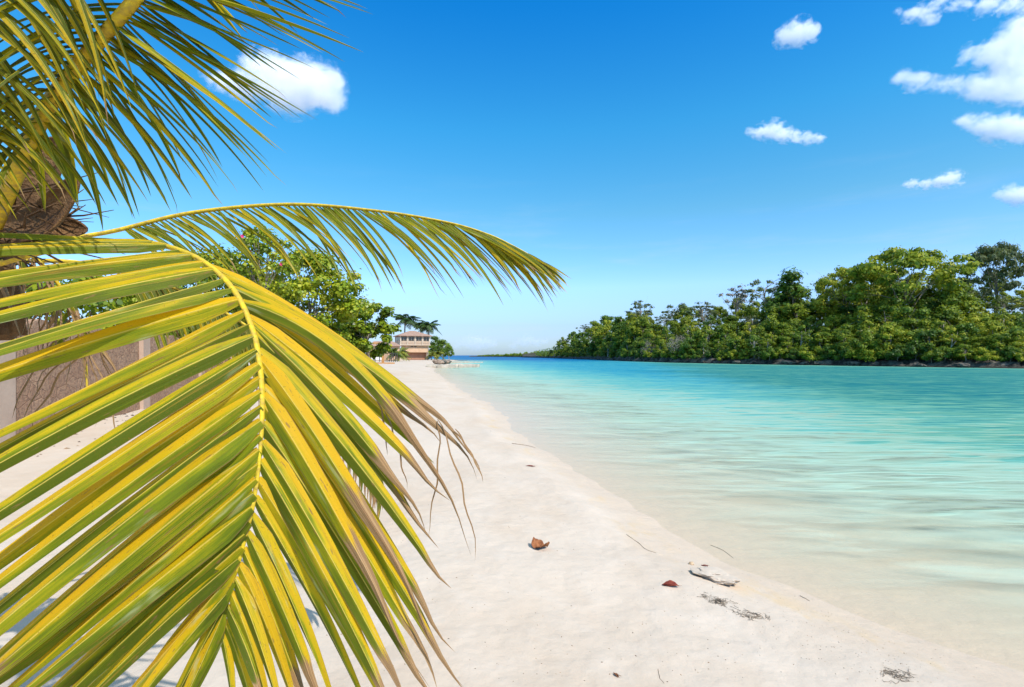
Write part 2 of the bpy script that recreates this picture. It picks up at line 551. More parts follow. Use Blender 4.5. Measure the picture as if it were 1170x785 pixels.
M_bark = rough_mat('grey_bark', (0.20, 0.16, 0.12), (0.33, 0.29, 0.24), 3.0, 0.9, 0.5)
M_palebark = rough_mat('pale_bark', (0.42, 0.38, 0.33), (0.55, 0.50, 0.44), 2.0, 0.9, 0.4)
M_leaf_forest = leaf_mat('forest_leaves', (0.062, 0.130, 0.012), (0.215, 0.30, 0.020), (0.50, 0.49, 0.04), 0.46, 0.55, 0.5)
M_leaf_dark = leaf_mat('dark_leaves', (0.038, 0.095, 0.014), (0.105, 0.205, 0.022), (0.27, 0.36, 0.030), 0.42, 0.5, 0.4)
M_leaf_wispy = leaf_mat('thin_leaves', (0.06, 0.09, 0.045), (0.12, 0.155, 0.065), (0.20, 0.23, 0.08), 0.35, 0.6, 0.3)
M_leaf_grey = leaf_mat('dry_twigs', (0.13, 0.12, 0.09), (0.22, 0.20, 0.16), (0.30, 0.28, 0.22), 0.1, 0.8, 0.2)
M_leaf_grape = leaf_mat('sea_grape_leaves', (0.08, 0.15, 0.008), (0.26, 0.36, 0.014), (0.56, 0.54, 0.03), 0.45, 0.40, 0.15, 0.5)

def tree_proto(kind):
    """returns (crown mesh, trunk mesh); every prototype is 10 m tall"""
    lobes, targets = [], []
    mb = MB()
    if kind == 'broad':        # rounded crown that starts low
        n = random.randint(26, 32)
        for i in range(n):
            z = random.uniform(2.2, 9.0)
            w = 3.3 * math.sin(math.pi * min(1, (z - 0.2) / 9.6) ** 0.8) + 0.5
            a = random.uniform(0, 2 * math.pi)
            rr = w * math.sqrt(random.uniform(0.15, 1))
            s = random.uniform(0.7, 1.35)
            lobes.append(((rr * math.cos(a), rr * math.sin(a), z), (s, s, s * 0.75), random.uniform(0.2, 0.75)))
        top, r0, per, size = (random.uniform(-.4, .4), random.uniform(-.4, .4), 7.0), 0.22, 120, 0.36
    elif kind == 'tall':       # narrow, upright
        n = 24
        for i in range(n):
            z = random.uniform(3.0, 9.2)
            w = 2.0 * math.sin(math.pi * min(1, (z - 1.2) / 8.8) ** 0.8) + 0.35
            a = random.uniform(0, 2 * math.pi)
            rr = w * math.sqrt(random.uniform(0.1, 1))
            s = random.uniform(0.55, 1.05)
            lobes.append(((rr * math.cos(a), rr * math.sin(a), z), (s, s, s * 0.85), random.uniform(0.2, 0.7)))
        top, r0, per, size = (random.uniform(-.3, .3), random.uniform(-.3, .3), 8.0), 0.17, 95, 0.33
    elif kind == 'stem':       # bare pale stem, crown only in the upper part
        for i in range(20):
            z = random.uniform(5.2, 9.3)
            w = 2.3 * math.sin(math.pi * min(1, (z - 4.2) / 5.6) ** 0.8) + 0.35
            a = random.uniform(0, 2 * math.pi); rr = w * math.sqrt(random.uniform(0.1, 1))
            s = random.uniform(0.5, 0.95)
            lobes.append(((rr * math.cos(a), rr * math.sin(a), z), (s, s, s * .75), random.uniform(.3, .8)))
        top, r0, per, size = (random.uniform(-.9, .9), random.uniform(-.3, .3), 7.5), 0.23, 85, 0.30
    elif kind == 'umbrella':   # wide flat layered crown on a tall forked trunk
        for i in range(74):
            a = random.uniform(0, 2 * math.pi)
            rr = 5.6 * math.sqrt(random.uniform(0.02, 1))
            z = 9.4 - 0.07 * rr * rr + random.uniform(-1, 0) ** 3 * 3.2 + random.uniform(-.2, .2)
            s = random.uniform(0.6, 1.1)
            lobes.append(((rr * math.cos(a), rr * math.sin(a), z), (s * 1.25, s * 1.25, s * 0.5), random.uniform(0.3, 0.75)))
        top, r0, per, size = (0.2, 0, 6.0), 0.17, 95, 0.28
    elif kind == 'wispy':      # thin open crown, sky shows through
        for i in range(22):
            a = random.uniform(0, 2 * math.pi)
            rr = 2.7 * math.sqrt(random.uniform(0.05, 1))
            z = 9.4 - 0.16 * rr * rr - random.uniform(0, 2.6)
            s = random.uniform(0.4, 0.8)
            lobes.append(((rr * math.cos(a), rr * math.sin(a), z), (s, s, s * 0.6), random.uniform(0.2, 0.8)))
        top, r0, per, size = (0.1, 0, 7.4), 0.15, 42, 0.24
    elif kind == 'dry':        # leafless tangle of twigs
        for i in range(60):
            a = random.uniform(0, 2 * math.pi); rr = 4.6 * math.sqrt(random.uniform(0.02, 1))
            lobes.append(((rr * math.cos(a), rr * math.sin(a), 1.5 + random.uniform(.2, 1) * (8 - .2 * rr * rr)), (1, 1, .8), random.uniform(.2, .8)))
        top, r0, per, size = (0, 0, 2.5), 0.16, 16, 0.22
    elif kind == 'bush':
        for i in range(20):
            a = random.uniform(0, 2 * math.pi)
            rr = 4.6 * math.sqrt(random.uniform(0.02, 1))
            z = 1.5 + random.uniform(0, 1) * (7.5 - 0.22 * rr * rr)
            s = random.uniform(1.1, 2.0)
            lobes.append(((rr * math.cos(a), rr * math.sin(a), z), (s, s, s * 0.8), random.uniform(0.15, 0.75)))
        top, r0, per, size = (0, 0, 4.5), 0.2, 130, 0.55
    for c, r, t in lobes: targets.append(c)
    random.shuffle(targets)
    limb_tubes(mb, (0, 0, -1.0), top, r0, targets[:60 if kind == 'dry' else 16 if kind in ('umbrella', 'wispy') else 9], 5)
    v, f, col = crown_leaves(lobes, per, size, shell=0.5 if kind != 'wispy' else 0.1)
    return np_mesh('crown', v, f, False, col), mb.mesh('trunk', True)

def place_tree(name, proto, loc, h, wscale, leafm, barkm, label, cat, group=None, rz=None):
    crown, trunk = proto
    root = empty(name, loc, random.uniform(0, 6.28) if rz is None else rz)
    root.scale = (h / 10 * wscale, h / 10 * wscale, h / 10)
    tag(root, label, cat, group)
    t = bpy.data.objects.new('trunk', trunk); COL.objects.link(t); t.parent = root
    c = bpy.data.objects.new('crown', crown); COL.objects.link(c); c.parent = root
    for o, mt in ((t, barkm), (c, leafm)):
        if len(o.data.materials) == 0: o.data.materials.append(mt)
        o.material_slots[0].link = 'OBJECT'
        o.material_slots[0].material = mt
    return root

# ================================================================== RIGHT-HAND WOODED SHORE
SKY_X = [590, 625, 640, 660, 680, 700, 720, 740, 760, 800, 840, 865, 880, 910, 940, 965, 985, 1040, 1075, 1095, 1120, 1150, 1170, 1240, 1400]
SKY_Y = [403, 395, 384, 372, 364, 356, 348, 343, 347, 342, 338, 331, 324, 318, 318, 312, 304, 296, 300, 305, 312, 306, 305, 300, 300]

def land_z(px, inl):
    """ground height of the headland, inl metres behind the waterline"""
    k = np.interp(px, [595, 640, 720, 850, 1300], [0.25, 0.6, 0.9, 1, 1])
    return (-0.6 + 1.5 * smooth01(-1.5, 1.0, inl) + 0.24 * np.clip(inl - 1, 0, 34) * k)

def headland():
    cols = np.concatenate([np.linspace(597, 700, 60), np.linspace(701, 1000, 160), np.linspace(1002, 1560, 160)])
    inl = np.concatenate([np.linspace(-3, 3, 26), np.linspace(3.5, 60, 30), [80, 120, 200]])
    A, B = np.meshgrid(cols, inl)
    Ys = np.interp(A, HP_X, HP_Y)
    nz = vnoise(A * 0.11, B * 0.7, 21) + 0.6 * vnoise(A * 0.35, B * 1.6, 22)
    Bn = B + 1.8 * nz * (B < 6)
    Yw = Ys + Bn
    Xw = (A - 585) / F * Yw
    Z = land_z(A, Bn) + 0.7 * nz * smooth01(-1, 0.5, Bn) * smooth01(9, 3, Bn)
    v = np.stack([Xw, Yw, Z], -1).reshape(-1, 3)
    nx, ny = len(cols), len(inl)
    i = (np.arange(ny - 1)[:, None] * nx + np.arange(nx - 1)[None, :]).ravel()
    f = np.stack([i, i + 1, i + 1 + nx, i + nx], -1)
    m = NM('limestone_and_soil')
    p = m.pos()
    sp = m.new('ShaderNodeSeparateXYZ'); m.l.new(p, sp.inputs[0])
    n1 = m.noise(p, 0.9, 5, 0.65); n2 = m.noise(p, 3.0, 4, 0.6)
    rock = m.mix(m.smooth(n1, 0.35, 0.65), (0.02, 0.019, 0.017), (0.13, 0.12, 0.10))
    soil = m.mix(n2, (0.05, 0.055, 0.02), (0.10, 0.08, 0.045))
    wetb = m.smooth(sp.outputs[2], 0.30, 0.05)
    rock = m.mix(wetb, rock, (0.03, 0.028, 0.022))
    col = m.mix(m.smooth(sp.outputs[2], 1.3, 2.4), rock, soil)
    m.done(m.princ(col, 0.9, m.bump(n2, 0.8, 0.3), 0.2))
    o = link('headland', np_mesh('headland', v, f, False, None, m.m))
    tag(o, kind='structure')
headland()

PROTO = {k: [tree_proto(k) for _ in range(n)] for k, n in (('broad', 5), ('tall', 4), ('stem', 3), ('umbrella', 2), ('wispy', 3), ('bush', 4), ('dry', 2))}

def zone(px):
    return ('far end of the wooded shore' if px < 700 else
            'midway along the wooded shore' if px < 870 else
            'below the tall spreading tree' if px < 1060 else
            'near end of the wooded shore')

def forest():
    rows = [(0.9, 0.26, 2.6), (2.6, 0.40, 3.4), (5.5, 0.50, 4.2), (10, 0.64, 4.6), (16, 0.78, 5.0), (24, 0.90, 5.2), (34, 0.97, 5.6)]
    n = 0
    for ri, (inl, frac, gap) in enumerate(rows):
        px = 618.0 + ri * 4
        while px < 1260:
            Ys = float(np.interp(px, HP_X, HP_Y))
            Y = Ys + inl + random.uniform(-1, 1) * (0.5 if ri < 2 else 1.6)
            gz = float(land_z(px, Y - Ys)) - 0.1
            sk = float(np.interp(px, SKY_X, SKY_Y))
            base_y = HY + CZ * F / Ys
            top_y = base_y + (sk - base_y) * frac * random.uniform(0.84, 1.04)
            topz = CZ + (HY - top_y) / F * Y
            h = max(2.2, topz - gz)
            X = (px - 585) / F * Y
            r = random.random()
            if ri == 0:
                kind = 'bush' if r < .85 else 'broad'
            elif ri < 4:
                kind = 'broad' if r < .42 else 'tall' if r < .66 else 'stem' if r < .88 else 'bush'
            else:
                kind = 'broad' if r < .42 else 'tall' if r < .76 else 'stem' if r < .90 else 'wispy'
            lm = M_leaf_dark if random.random() < (0.5 if px < 720 else 0.28) else M_leaf_forest
            adj = 'dark green' if lm is M_leaf_dark else 'yellowish green'
            if kind == 'wispy': lm = M_leaf_wispy; adj = 'thin grey green'
            noun = {'bush': 'low shrub', 'broad': 'rounded leafy tree', 'tall': 'narrow upright tree', 'stem': 'pale stemmed tree', 'wispy': 'open crowned tree'}[kind]
            where = ('along the rocks, ' if ri == 0 else 'in the front ranks, ' if ri < 4 else 'on the rise, ')
            wsc = {'bush': 0.75, 'broad': 1.0, 'tall': 1.1, 'stem': 1.0, 'wispy': 1.0}[kind] * random.uniform(0.9, 1.25)
            if h < 5: wsc *= 1.25
            lab = f"{adj} {noun} {where}{zone(px)}"
            grp = ' '.join([adj, noun + 's', where.strip(', '), zone(px)])
            place_tree('shrub' if kind == 'bush' else 'tree', random.choice(PROTO[kind]), (X, Y, gz), h, wsc, lm, M_palebark if kind == 'stem' else M_bark, lab,
                       'shrub' if kind == 'bush' else 'tree', grp)
            n += 1
            px += gap * F / Y * random.uniform(0.75, 1.25)
    # the single trees that stand out
    def lone(px, topy, inl, kind, w, lm, bm, label, cat='tree', name='tree', pi=0):
        Ys = float(np.interp(px, HP_X, HP_Y)); Y = Ys + inl
        gz = float(land_z(px, inl)) - 0.1
        h = CZ + (HY - topy) / F * Y - gz
        place_tree(name, PROTO[kind][pi], ((px - 585) / F * Y, Y, gz), h, w, lm, bm, label, cat)
    lone(1036, 280, 16, 'umbrella', 0.92, M_leaf_forest, M_bark, 'tallest spreading umbrella shaped tree rising above the wooded shore', pi=0)
    lone(965, 303, 19, 'umbrella', 0.62, M_leaf_forest, M_bark, 'smaller flat topped tree just left of the tallest spreading tree', pi=1)
    lone(1138, 275, 25, 'umbrella', 0.55, M_leaf_wispy, M_bark, 'dark airy tree standing alone against the sky at the right end of the ridge', pi=1)
    lone(876, 308, 22, 'wispy', 1.0, M_leaf_wispy, M_bark, 'tall feathery tree rising left of the flat topped tree on the ridge', pi=0)
    lone(842, 322, 24, 'wispy', 1.0, M_leaf_grey, M_bark, 'nearly bare grey tree leaning against the sky above the middle of the shore', pi=1)
    lone(733, 340, 20, 'wispy', 1.1, M_leaf_wispy, M_bark, 'leftmost thin crowned tree sticking out of the wooded shore skyline', pi=2)
    lone(770, 341, 22, 'wispy', 1.0, M_leaf_wispy, M_bark, 'thin crowned tree second from left on the wooded shore skyline', pi=0)
    lone(803, 341, 22, 'wispy', 1.25, M_leaf_wispy, M_bark, 'wide thin crowned tree on the skyline left of the nearly bare grey tree', pi=1)
    lone(905, 306, 20, 'tall', 1.2, M_leaf_dark, M_bark, 'dark upright tree on the ridge between feathery and flat topped trees', pi=1)
    lone(775, 377, 2.5, 'dry', 1.0, M_leaf_grey, M_palebark, 'leafless grey dry shrub among green trees on the far shore', 'shrub', 'shrub', 0)
    lone(742, 387, 2.0, 'dry', 0.9, M_leaf_grey, M_palebark, 'smaller dry grey shrub left of the larger dry one', 'shrub', 'shrub', 1)
    return n
N_FOREST = forest()

# undergrowth that closes the gaps between the trunks
def undergrowth():
    n = 26000
    px = rng.uniform(612, 1320, n); inl = 1.5 + 40 * rng.random(n) ** 1.4
    Ys = np.interp(px, HP_X, HP_Y); Y = Ys + inl
    z = land_z(px, inl) + rng.random(n) * 1.7
    c = np.stack([(px - 585) / F * Y, Y, z], -1)
    nr = rand_dirs(n) + np.array([0, -0.5, 0.6])
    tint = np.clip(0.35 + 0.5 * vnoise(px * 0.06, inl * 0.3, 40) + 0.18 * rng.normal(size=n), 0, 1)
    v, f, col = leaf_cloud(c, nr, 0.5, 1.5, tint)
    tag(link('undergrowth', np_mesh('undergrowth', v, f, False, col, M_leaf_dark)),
        'low dark green undergrowth filling the gaps beneath the shore trees', 'undergrowth', None, 'stuff')
undergrowth()

def rock_mesh(seed, sx, sy, sz, sub=3, rough=0.35):
    bm = bmesh.new()
    bmesh.ops.create_icosphere(bm, subdivisions=sub, radius=1.0)
    off = Vector((seed * 3.1, seed * 1.7, seed * 0.9))
    for v in bm.verts:
        k = 1 + rough * mnoise.noise(v.co * 1.3 + off) + rough * 0.5 * mnoise.noise(v.co * 3.5 + off) + rough * .2 * mnoise.noise(v.co * 9 + off)
        v.co *= k
        v.co.x *= sx; v.co.y *= sy; v.co.z *= sz
    me = bpy.data.meshes.new('rock'); bm.to_mesh(me); bm.free()
    return me

M_rock = rough_mat('limestone', (0.025, 0.024, 0.022), (0.15, 0.14, 0.12), 1.6, 0.9, 0.6)
def shore_rocks():
    protos = [rock_mesh(s, 1.0, 0.8, 0.55) for s in range(6)]
    for p in protos: p.materials.append(M_rock)
    px = 640.0
    k = 0
    while px < 1180:
        Ys = float(np.interp(px, HP_X, HP_Y))
        Y = Ys + random.uniform(-0.9, 0.8)
        s = random.uniform(0.35, 0.95) * (1.0 if px < 1050 else 1.25)
        o = bpy.data.objects.new('shore_rock', protos[k % 6]); COL.objects.link(o)
        o.location = ((px - 585) / F * Y, Y, 0.10 + 0.25 * s)
        o.scale = (s * random.uniform(1, 1.9), s, s * random.uniform(.7, 1.1))
        o.rotation_euler = (random.uniform(-.2, .2), random.uniform(-.2, .2), random.uniform(0, 6.28))
        z = 'far left part' if px < 800 else 'middle part' if px < 1000 else 'right part'
        tag(o, f'grey limestone boulder at the waterline, {z} of the wooded shore', 'rock', f'limestone boulders on the {z} of the wooded shore')
        k += 1
        px += random.uniform(2.5, 8.0) * F / Y
shore_rocks()

# far low headland that closes the bay, with scrub
def far_headland():
    n = 90
    px = np.linspace(536, 640, n)
    Yf = np.interp(px, [536, 580, 640], [640, 520, 380])
    top = np.interp(px, [536, 550, 580, 610, 625, 640], [0.8, 2.0, 3.0, 4.2, 4.6, 4.6])
    prof = [(0, -0.8), (0.6, 0.5), (3, 1.0), (10, 1.6), (40, 1.2), (90, -1)]
    vs = []
    for j, (dy, zz) in enumerate(prof):
        wv = vnoise(px * 0.5, px * 0 + j * 3.3, 31)
        y = Yf + dy + 3 * wv
        vs.append(np.stack([(px - 585) / F * y, y, np.where(zz > 0, zz * (0.6 + 0.4 * top / 4) * (1 + 0.7 * wv), zz)], -1))
    v = np.concatenate(vs)
    i = (np.arange(len(prof) - 1)[:, None] * n + np.arange(n - 1)[None, :]).ravel()
    o = link('far_headland', np_mesh('far_headland', v, np.stack([i, i + 1, i + 1 + n, i + n], -1), False, None, M_rock))
    tag(o, kind='structure')
    m = 9000
    p = 545 + 95 * rng.random(m) ** 0.7
    Y = np.interp(p, [536, 580, 640], [640, 520, 380]) + 2 + 26 * rng.random(m)
    t = np.interp(p, [536, 550, 580, 610, 625, 640], [0.2, 1.0, 2.6, 4.4, 5.2, 5.6])
    hgt = t * (0.75 + 0.7 * vnoise(p * 0.55, p * 0, 33)) 
    z = 0.9 + rng.random(m) ** 0.7 * hgt
    c = np.stack([(p - 585) / F * Y, Y, z], -1)
    v, f, col = leaf_cloud(c, rand_dirs(m) + np.array([0, -.3, .8]), 1.0, 1.4, np.clip(0.45 + 0.25 * rng.normal(size=m), 0, 1))
    tag(link('coastal_scrub', np_mesh('coastal_scrub', v, f, False, col, M_leaf_forest)),
        'low windswept scrub along the distant rocky point closing the bay', 'scrub', None, 'stuff')
far_headland()

# ================================================================== LEFT SHORE: HOUSE, WALLS, TREES
M_peach = rough_mat('peach_render', (0.52, 0.33, 0.20), (0.58, 0.38, 0.24), 1.2, 0.85, 0.08)
M_cream = rough_mat('cream_trim', (0.52, 0.42, 0.32), (0.60, 0.49, 0.38), 1.0, 0.8, 0.05)
M_roof = rough_mat('brown_roof', (0.27, 0.17, 0.125), (0.37, 0.24, 0.18), 2.0, 0.85, 0.2)
M_door = rough_mat('terracotta_door', (0.34, 0.17, 0.10), (0.40, 0.21, 0.13), 1.0, 0.6, 0.1)
M_whitew = rough_mat('white_plaster', (0.70, 0.66, 0.60), (0.78, 0.75, 0.70), 1.0, 0.85, 0.1)
M_dark = rough_mat('dark_metal', (0.03, 0.03, 0.03), (0.06, 0.055, 0.05), 3.0, 0.5, 0.1)
M_timber = rough_mat('orange_timber', (0.42, 0.20, 0.07), (0.55, 0.28, 0.10), 4.0, 0.7, 0.2)
gm = NM('window_glass'); M_glass = gm.done(gm.princ((0.02, 0.025, 0.03), 0.08, None, 0.6))

def house():
    Yh = 146.0
    gz = 0.45
    root = empty('beach_house', ((474.5 - 585) / F * Yh, Yh, gz), R(24))
    tag(root, 'two storey peach beach house with railed upper floor and brown hip roof', 'house')
    W, D = 8.6, 7.4          # upper floor
    x0, x1 = -W / 2, W / 2
    z0 = 4.15; z1 = 6.75     # upper floor levels above ground
    m = MB(); m.box(x0 + 1.7, 0.6, 2.15, x1 - 0.5, D - .6, z0); m.build('lower_wall', M_peach, root)
    m = MB(); m.box(x0 + 0.3, 2.2, 0, x0 + 2.0, D - .6, 2.15); m.box(x1 - .75, 0.9, 0, x1 - .5, D - .6, 2.15); m.box(x0 + 2.0, 2.0, 0, x0 + 2.4, D - .6, 2.15)
    m.build('ground_wall', M_cream, root)
    m = MB()
    m.box(x0 + 2.4, 2.0, 0, x1 - .75, 2.12, 2.15)
    for k in range(5): m.box(x0 + 2.4, 1.97, 0.1 + k * 0.42, x1 - .75, 2.0, 0.1 + k * 0.42 + 0.36)
    m.build('garage_door', M_door, root)
    for sx in (-1.2, -.2): 
        m = MB(); m.box(sx, 0.55, 3.72, sx + .75, 0.6, 3.92); m.build('vent', M_dark, root)
    m = MB(); m.box(x0 - .15, -.15, z0, x1 + .15, D + .15, z0 + .18); m.build('floor_slab', M_cream, root)
    # upper floor: solid band, corner piers, mullions
    def pier(*b):
        m = MB(); m.box(*b); m.build('pier', M_cream, root)
    for (px_, py_) in ((x0, 0), (x1 - .3, 0), (x0, D - .3), (x1 - .3, D - .3)): pier(px_, py_, z0 + .18, px_ + .3, py_ + .3, z1)
    for k in range(1, 4): pier(x0 + k * W / 4 - .17, 0.02, z0 + .18, x0 + k * W / 4 + .17, .28, z1)
    for k in range(1, 3): pier(x0 + .02, k * D / 3 - .15, z0 + .18, x0 + .28, k * D / 3 + .15, z1)
    m = MB(); m.box(x0 + .31, .31, z0 + .18, x1 - .31, D - .31, z1 - .02); m.build('upper_wall', M_peach, root)
    for k in range(4):
        cx = x0 + (k + .5) * W / 4
        f = MB(); f.box(cx - .8, .16, z0 + 1.30, cx + .8, .30, z0 + 2.45)
        f = f.build('window', M_cream, root)
        g = MB()
        for s in (-1, 1): g.box(cx + s * .38 - .33, .10, z0 + 1.38, cx + s * .38 + .33, .157, z0 + 2.37)
        g.build('pane', M_glass, f)
    for k in range(3):
        cy = (k + .5) * D / 3
        f = MB(); f.box(x0 + .16, cy - .8, z0 + 1.30, x0 + .30, cy + .8, z0 + 2.45)
        f = f.build('window', M_cream, root)
        g = MB()
        for s in (-1, 1): g.box(x0 + .10, cy + s * .38 - .33, z0 + 1.38, x0 + .157, cy + s * .38 + .33, z0 + 2.37)
        g.build('pane', M_glass, f)
    # railing
    m = MB()
    m.box(x0 - .1, -.1, z0 + 1.06, x1 + .1, -.03, z0 + 1.16); m.box(x0 - .1, -.025, z0 + 1.06, x0 - .03, D, z0 + 1.16)
    k = x0
    while k < x1:
        m.box(k, -.09, z0 + .18, k + .12, -.04, z0 + 1.06); k += .27
    k = .1
    while k < D:
        m.box(x0 - .09, k, z0 + .18, x0 - .04, k + .12, z0 + 1.06); k += .27
    m.build('railing', M_cream, root)
    # hip roof with eaves
    e = 0.55
    a, b, c_, d_ = (x0 - e, -e), (x1 + e, -e), (x1 + e, D + e), (x0 - e, D + e)
    zt = 8.45
    m = MB()
    q = [(*a, z1), (*b, z1), (*c_, z1), (*d_, z1), (*a, z1 + .16), (*b, z1 + .16), (*c_, z1 + .16), (*d_, z1 + .16), (-.7, D / 2, zt), (.7, D / 2, zt)]
    m.add(q, [(3, 2, 1, 0), (0, 1, 5, 4), (1, 2, 6, 5), (2, 3, 7, 6), (3, 0, 4, 7), (4, 5, 9, 8), (5, 6, 9), (6, 7, 8, 9), (7, 4, 8)])
    m.build('roof', M_roof, root)
house()

def annexe():
    Ya = 128.0
    root = empty('annexe', ((443 - 585) / F * Ya, Ya, 0.45), R(20))
    tag(root, 'low peach outbuilding with shallow brown roof left of the beach house', 'building')
    m = MB(); m.box(-4.5, 0, 0, 3.0, 6, 3.6); m.build('wall', M_peach, root)
    m = MB()
    m.add([(-5, -.6, 3.6), (3.5, -.6, 3.6), (3.5, 6.6, 3.6), (-5, 6.6, 3.6), (-3, 3, 4.9), (1.5, 3, 4.9)],
          [(3, 2, 1, 0), (0, 1, 5, 4), (1, 2, 5), (2, 3, 4, 5), (3, 0, 4)])
    m.build('roof', M_roof, root)
    f = MB(); f.box(.8, -.05, 2.1, 2.4, -.003, 3.1); f = f.build('window', M_cream, root)
    g = MB(); g.box(.9, -.08, 2.2, 2.3, -.053, 3.0); g.build('pane', M_glass, f)
annexe()

def gate_fence():
    Yg = 105.0
    a = ((418 - 585) / F * Yg, Yg); 
    root = empty('fence', (a[0], a[1], 0.4), R(6))
    tag(root, 'white yard fence with dark metal posts in front of the outbuilding', 'fence')
    m = MB(); m.box(0, .1, .35, 3.6, .16, 1.75); m.build('panel', M_whitew, root)
    m = MB()
    k = 0
    while k < 6.4:
        m.box(k, 0, 0, k + .13, .09, 1.9); k += .9 if k < 3.6 else .38
    m.box(0, .02, 1.72, 6.4, .07, 1.8); m.box(0, .02, .3, 6.4, .07, .38)
    m.build('post', M_dark, root)
gate_fence()

def timber_frame():
    Yp = 84.0
    root = empty('timber_post', ((437.5 - 585) / F * Yp, Yp, 0.42))
    tag(root, 'orange timber post with crossbeam standing on a low plank kerb', 'post')
    m = MB(); m.box(-.18, -.18, 0, .18, .18, 3.5); m.build('upright', M_timber, root)
    m = MB(); m.box(-1.6, -.12, 3.2, -.183, .12, 3.45); m.build('crossbeam', M_timber, root)
    m = MB(); m.box(-2.6, -.5, -.2, 2.0, -.25, .16); m.build('plank', M_timber, root)
timber_frame()

# stone groynes and rocks by the house
M_groyne = rough_mat('pale_concrete', (0.34, 0.295, 0.235), (0.45, 0.395, 0.32), 1.2, 0.9, 0.4)
def groyne(pxs, Ys, w, z, label):
    m = MB()
    n = 40
    vs, fs = [], []
    for i in range(n + 1):
        t = i / n
        px = pxs[0] + (pxs[1] - pxs[0]) * t; Y = Ys[0] + (Ys[1] - Ys[0]) * t
        X = (px - 585) / F * Y
        nz = lambda s: 0.3 * float(vnoise(np.array([t * 22.0]), np.array([s * 1.7]), 50)[0])
        ww = w * (1 if t < .93 else (1 - t) / .07 * .7 + .3)
        ring = [(X, Y - ww + nz(1) * 2, -1.2), (X, Y - ww * .9 + nz(2) * 2, z * .6 + nz(3)), (X, Y - ww * .7 + nz(4), z + nz(5) * .5),
                (X, Y + ww * .7 + nz(6), z + nz(7) * .5), (X, Y + ww, -1.2)]
        vs += ring
    for i in range(n):
        for k in range(4):
            fs.append((i * 5 + k, (i + 1) * 5 + k, (i + 1) * 5 + k + 1, i * 5 + k + 1))
    fs.append((n * 5 + 4, n * 5 + 3, n * 5 + 2, n * 5 + 1, n * 5)[::-1])
    m.add(vs, fs)
    tag(m.build('groyne', M_groyne), label, 'groyne')
groyne((488, 548), (72, 76), 1.5, 0.45, 'near pale concrete groyne running from the sand into the water')
groyne((505, 552), (118, 124), 1.2, 0.20, 'farther thin grey groyne in the water in front of the sea horizon')
M_brownrock = rough_mat('brown_rock', (.16, .11, .08), (.32, .24, .18), 2, .9, .5)
for i, (px, py, s) in enumerate([(501, 414, .75), (505, 415, .7), (508, 413, .6), (512, 412, .5), (498, 416, .45)]):
    Y = 97 + i
    o = link('boulder', rock_mesh(20 + i, s * 1.3, s, s * .7), M_rock if i % 2 else M_brownrock, None, ((px - 585) / F * Y, Y, 0.45))
    tag(o, 'brown boulder in the heap at the beach end near the groynes', 'rock', 'boulders heaped at the end of the beach')

# ------------------------------------------------------------------ far palms and trees round the house
M_frond_far = leaf_mat('far_palm_leaves', (0.02, 0.06, 0.015), (0.05, 0.11, 0.02), (0.30, 0.30, 0.03), 0.25, 0.45, 0.0, 0.5)
def frond_strip(mb, base, az, el, length, droop, width, tint, n=9):
    """a feathery arching leaf made of paired narrow leaflets"""
    base = Vector(base)
    d = Vector((math.cos(az) * math.cos(el), math.sin(az) * math.cos(el), math.sin(el)))
    side = Vector((-math.sin(az), math.cos(az), 0))
    prev = base.copy()
    pts = []
    for i in range(n + 1):
        t = i / n
        pts.append(base + d * length * t + Vector((0, 0, -droop * length * t * t)))
    mb.tube(pts, [0.03 * (1 - .8 * i / n) * max(1, length / 2.5) for i in range(n + 1)], 4, [(tint, 0, 0, 1)] * (n + 1))
    k = 26
    for i in range(2, k):
        t = i / k
        p = base + d * length * t + Vector((0, 0, -droop * length * t * t))
        tang = (d * length + Vector((0, 0, -2 * droop * length * t))).normalized()
        L = width * math.sin(math.pi * min(1, 0.15 + 0.85 * t) ** .9) + 0.12 * width
        for s in (-1, 1):
            tip = p + side * s * L * .75 + tang * L * .55 + Vector((0, 0, -L * random.uniform(.35, .75)))
            w = tang * 0.045 * max(1, length / 2.5)
            mid = p.lerp(tip, .5) + Vector((0, 0, L * .1))
            tt = min(1, max(0, tint + random.uniform(-.15, .15)))
            mb.add([p - w, p + w, mid + w, tip, mid - w], [(0, 1, 2, 3, 4)], [(tt, 0, 0, 1)] * 5)

def far_palm(px, crown_y, Y, gz, nf, L, tint, label, lean=0.3):
    X = (px - 585) / F * Y
    zt = CZ + (HY - crown_y) / F * Y
    root = empty('palm_tree', (X, Y, gz))
    tag(root, label, 'palm tree')
    H = zt - gz
    m = MB()
    pts = [(lean * (t / 8) ** 2 - lean, 0, H * t / 8 - (.3 if t == 0 else 0)) for t in range(9)]
    m.tube(pts, [max(0.1, H * .018) * (1.3 - .5 * t / 8) for t in range(9)], 8)
    m.build('trunk', M_bark, root, True)
    c = MB()
    for k in range(nf):
        az = 2 * math.pi * k / nf + random.uniform(-.25, .25)
        el = random.choice([.95, .6, .35, .1, -.2]) + random.uniform(-.15, .15)
        frond_strip(c, (0, 0, H), az, el, L * random.uniform(.85, 1.1), .35 + .3 * random.random(), L * .28, tint + random.uniform(-.15, .15))
    c.build('crown', M_frond_far, root)

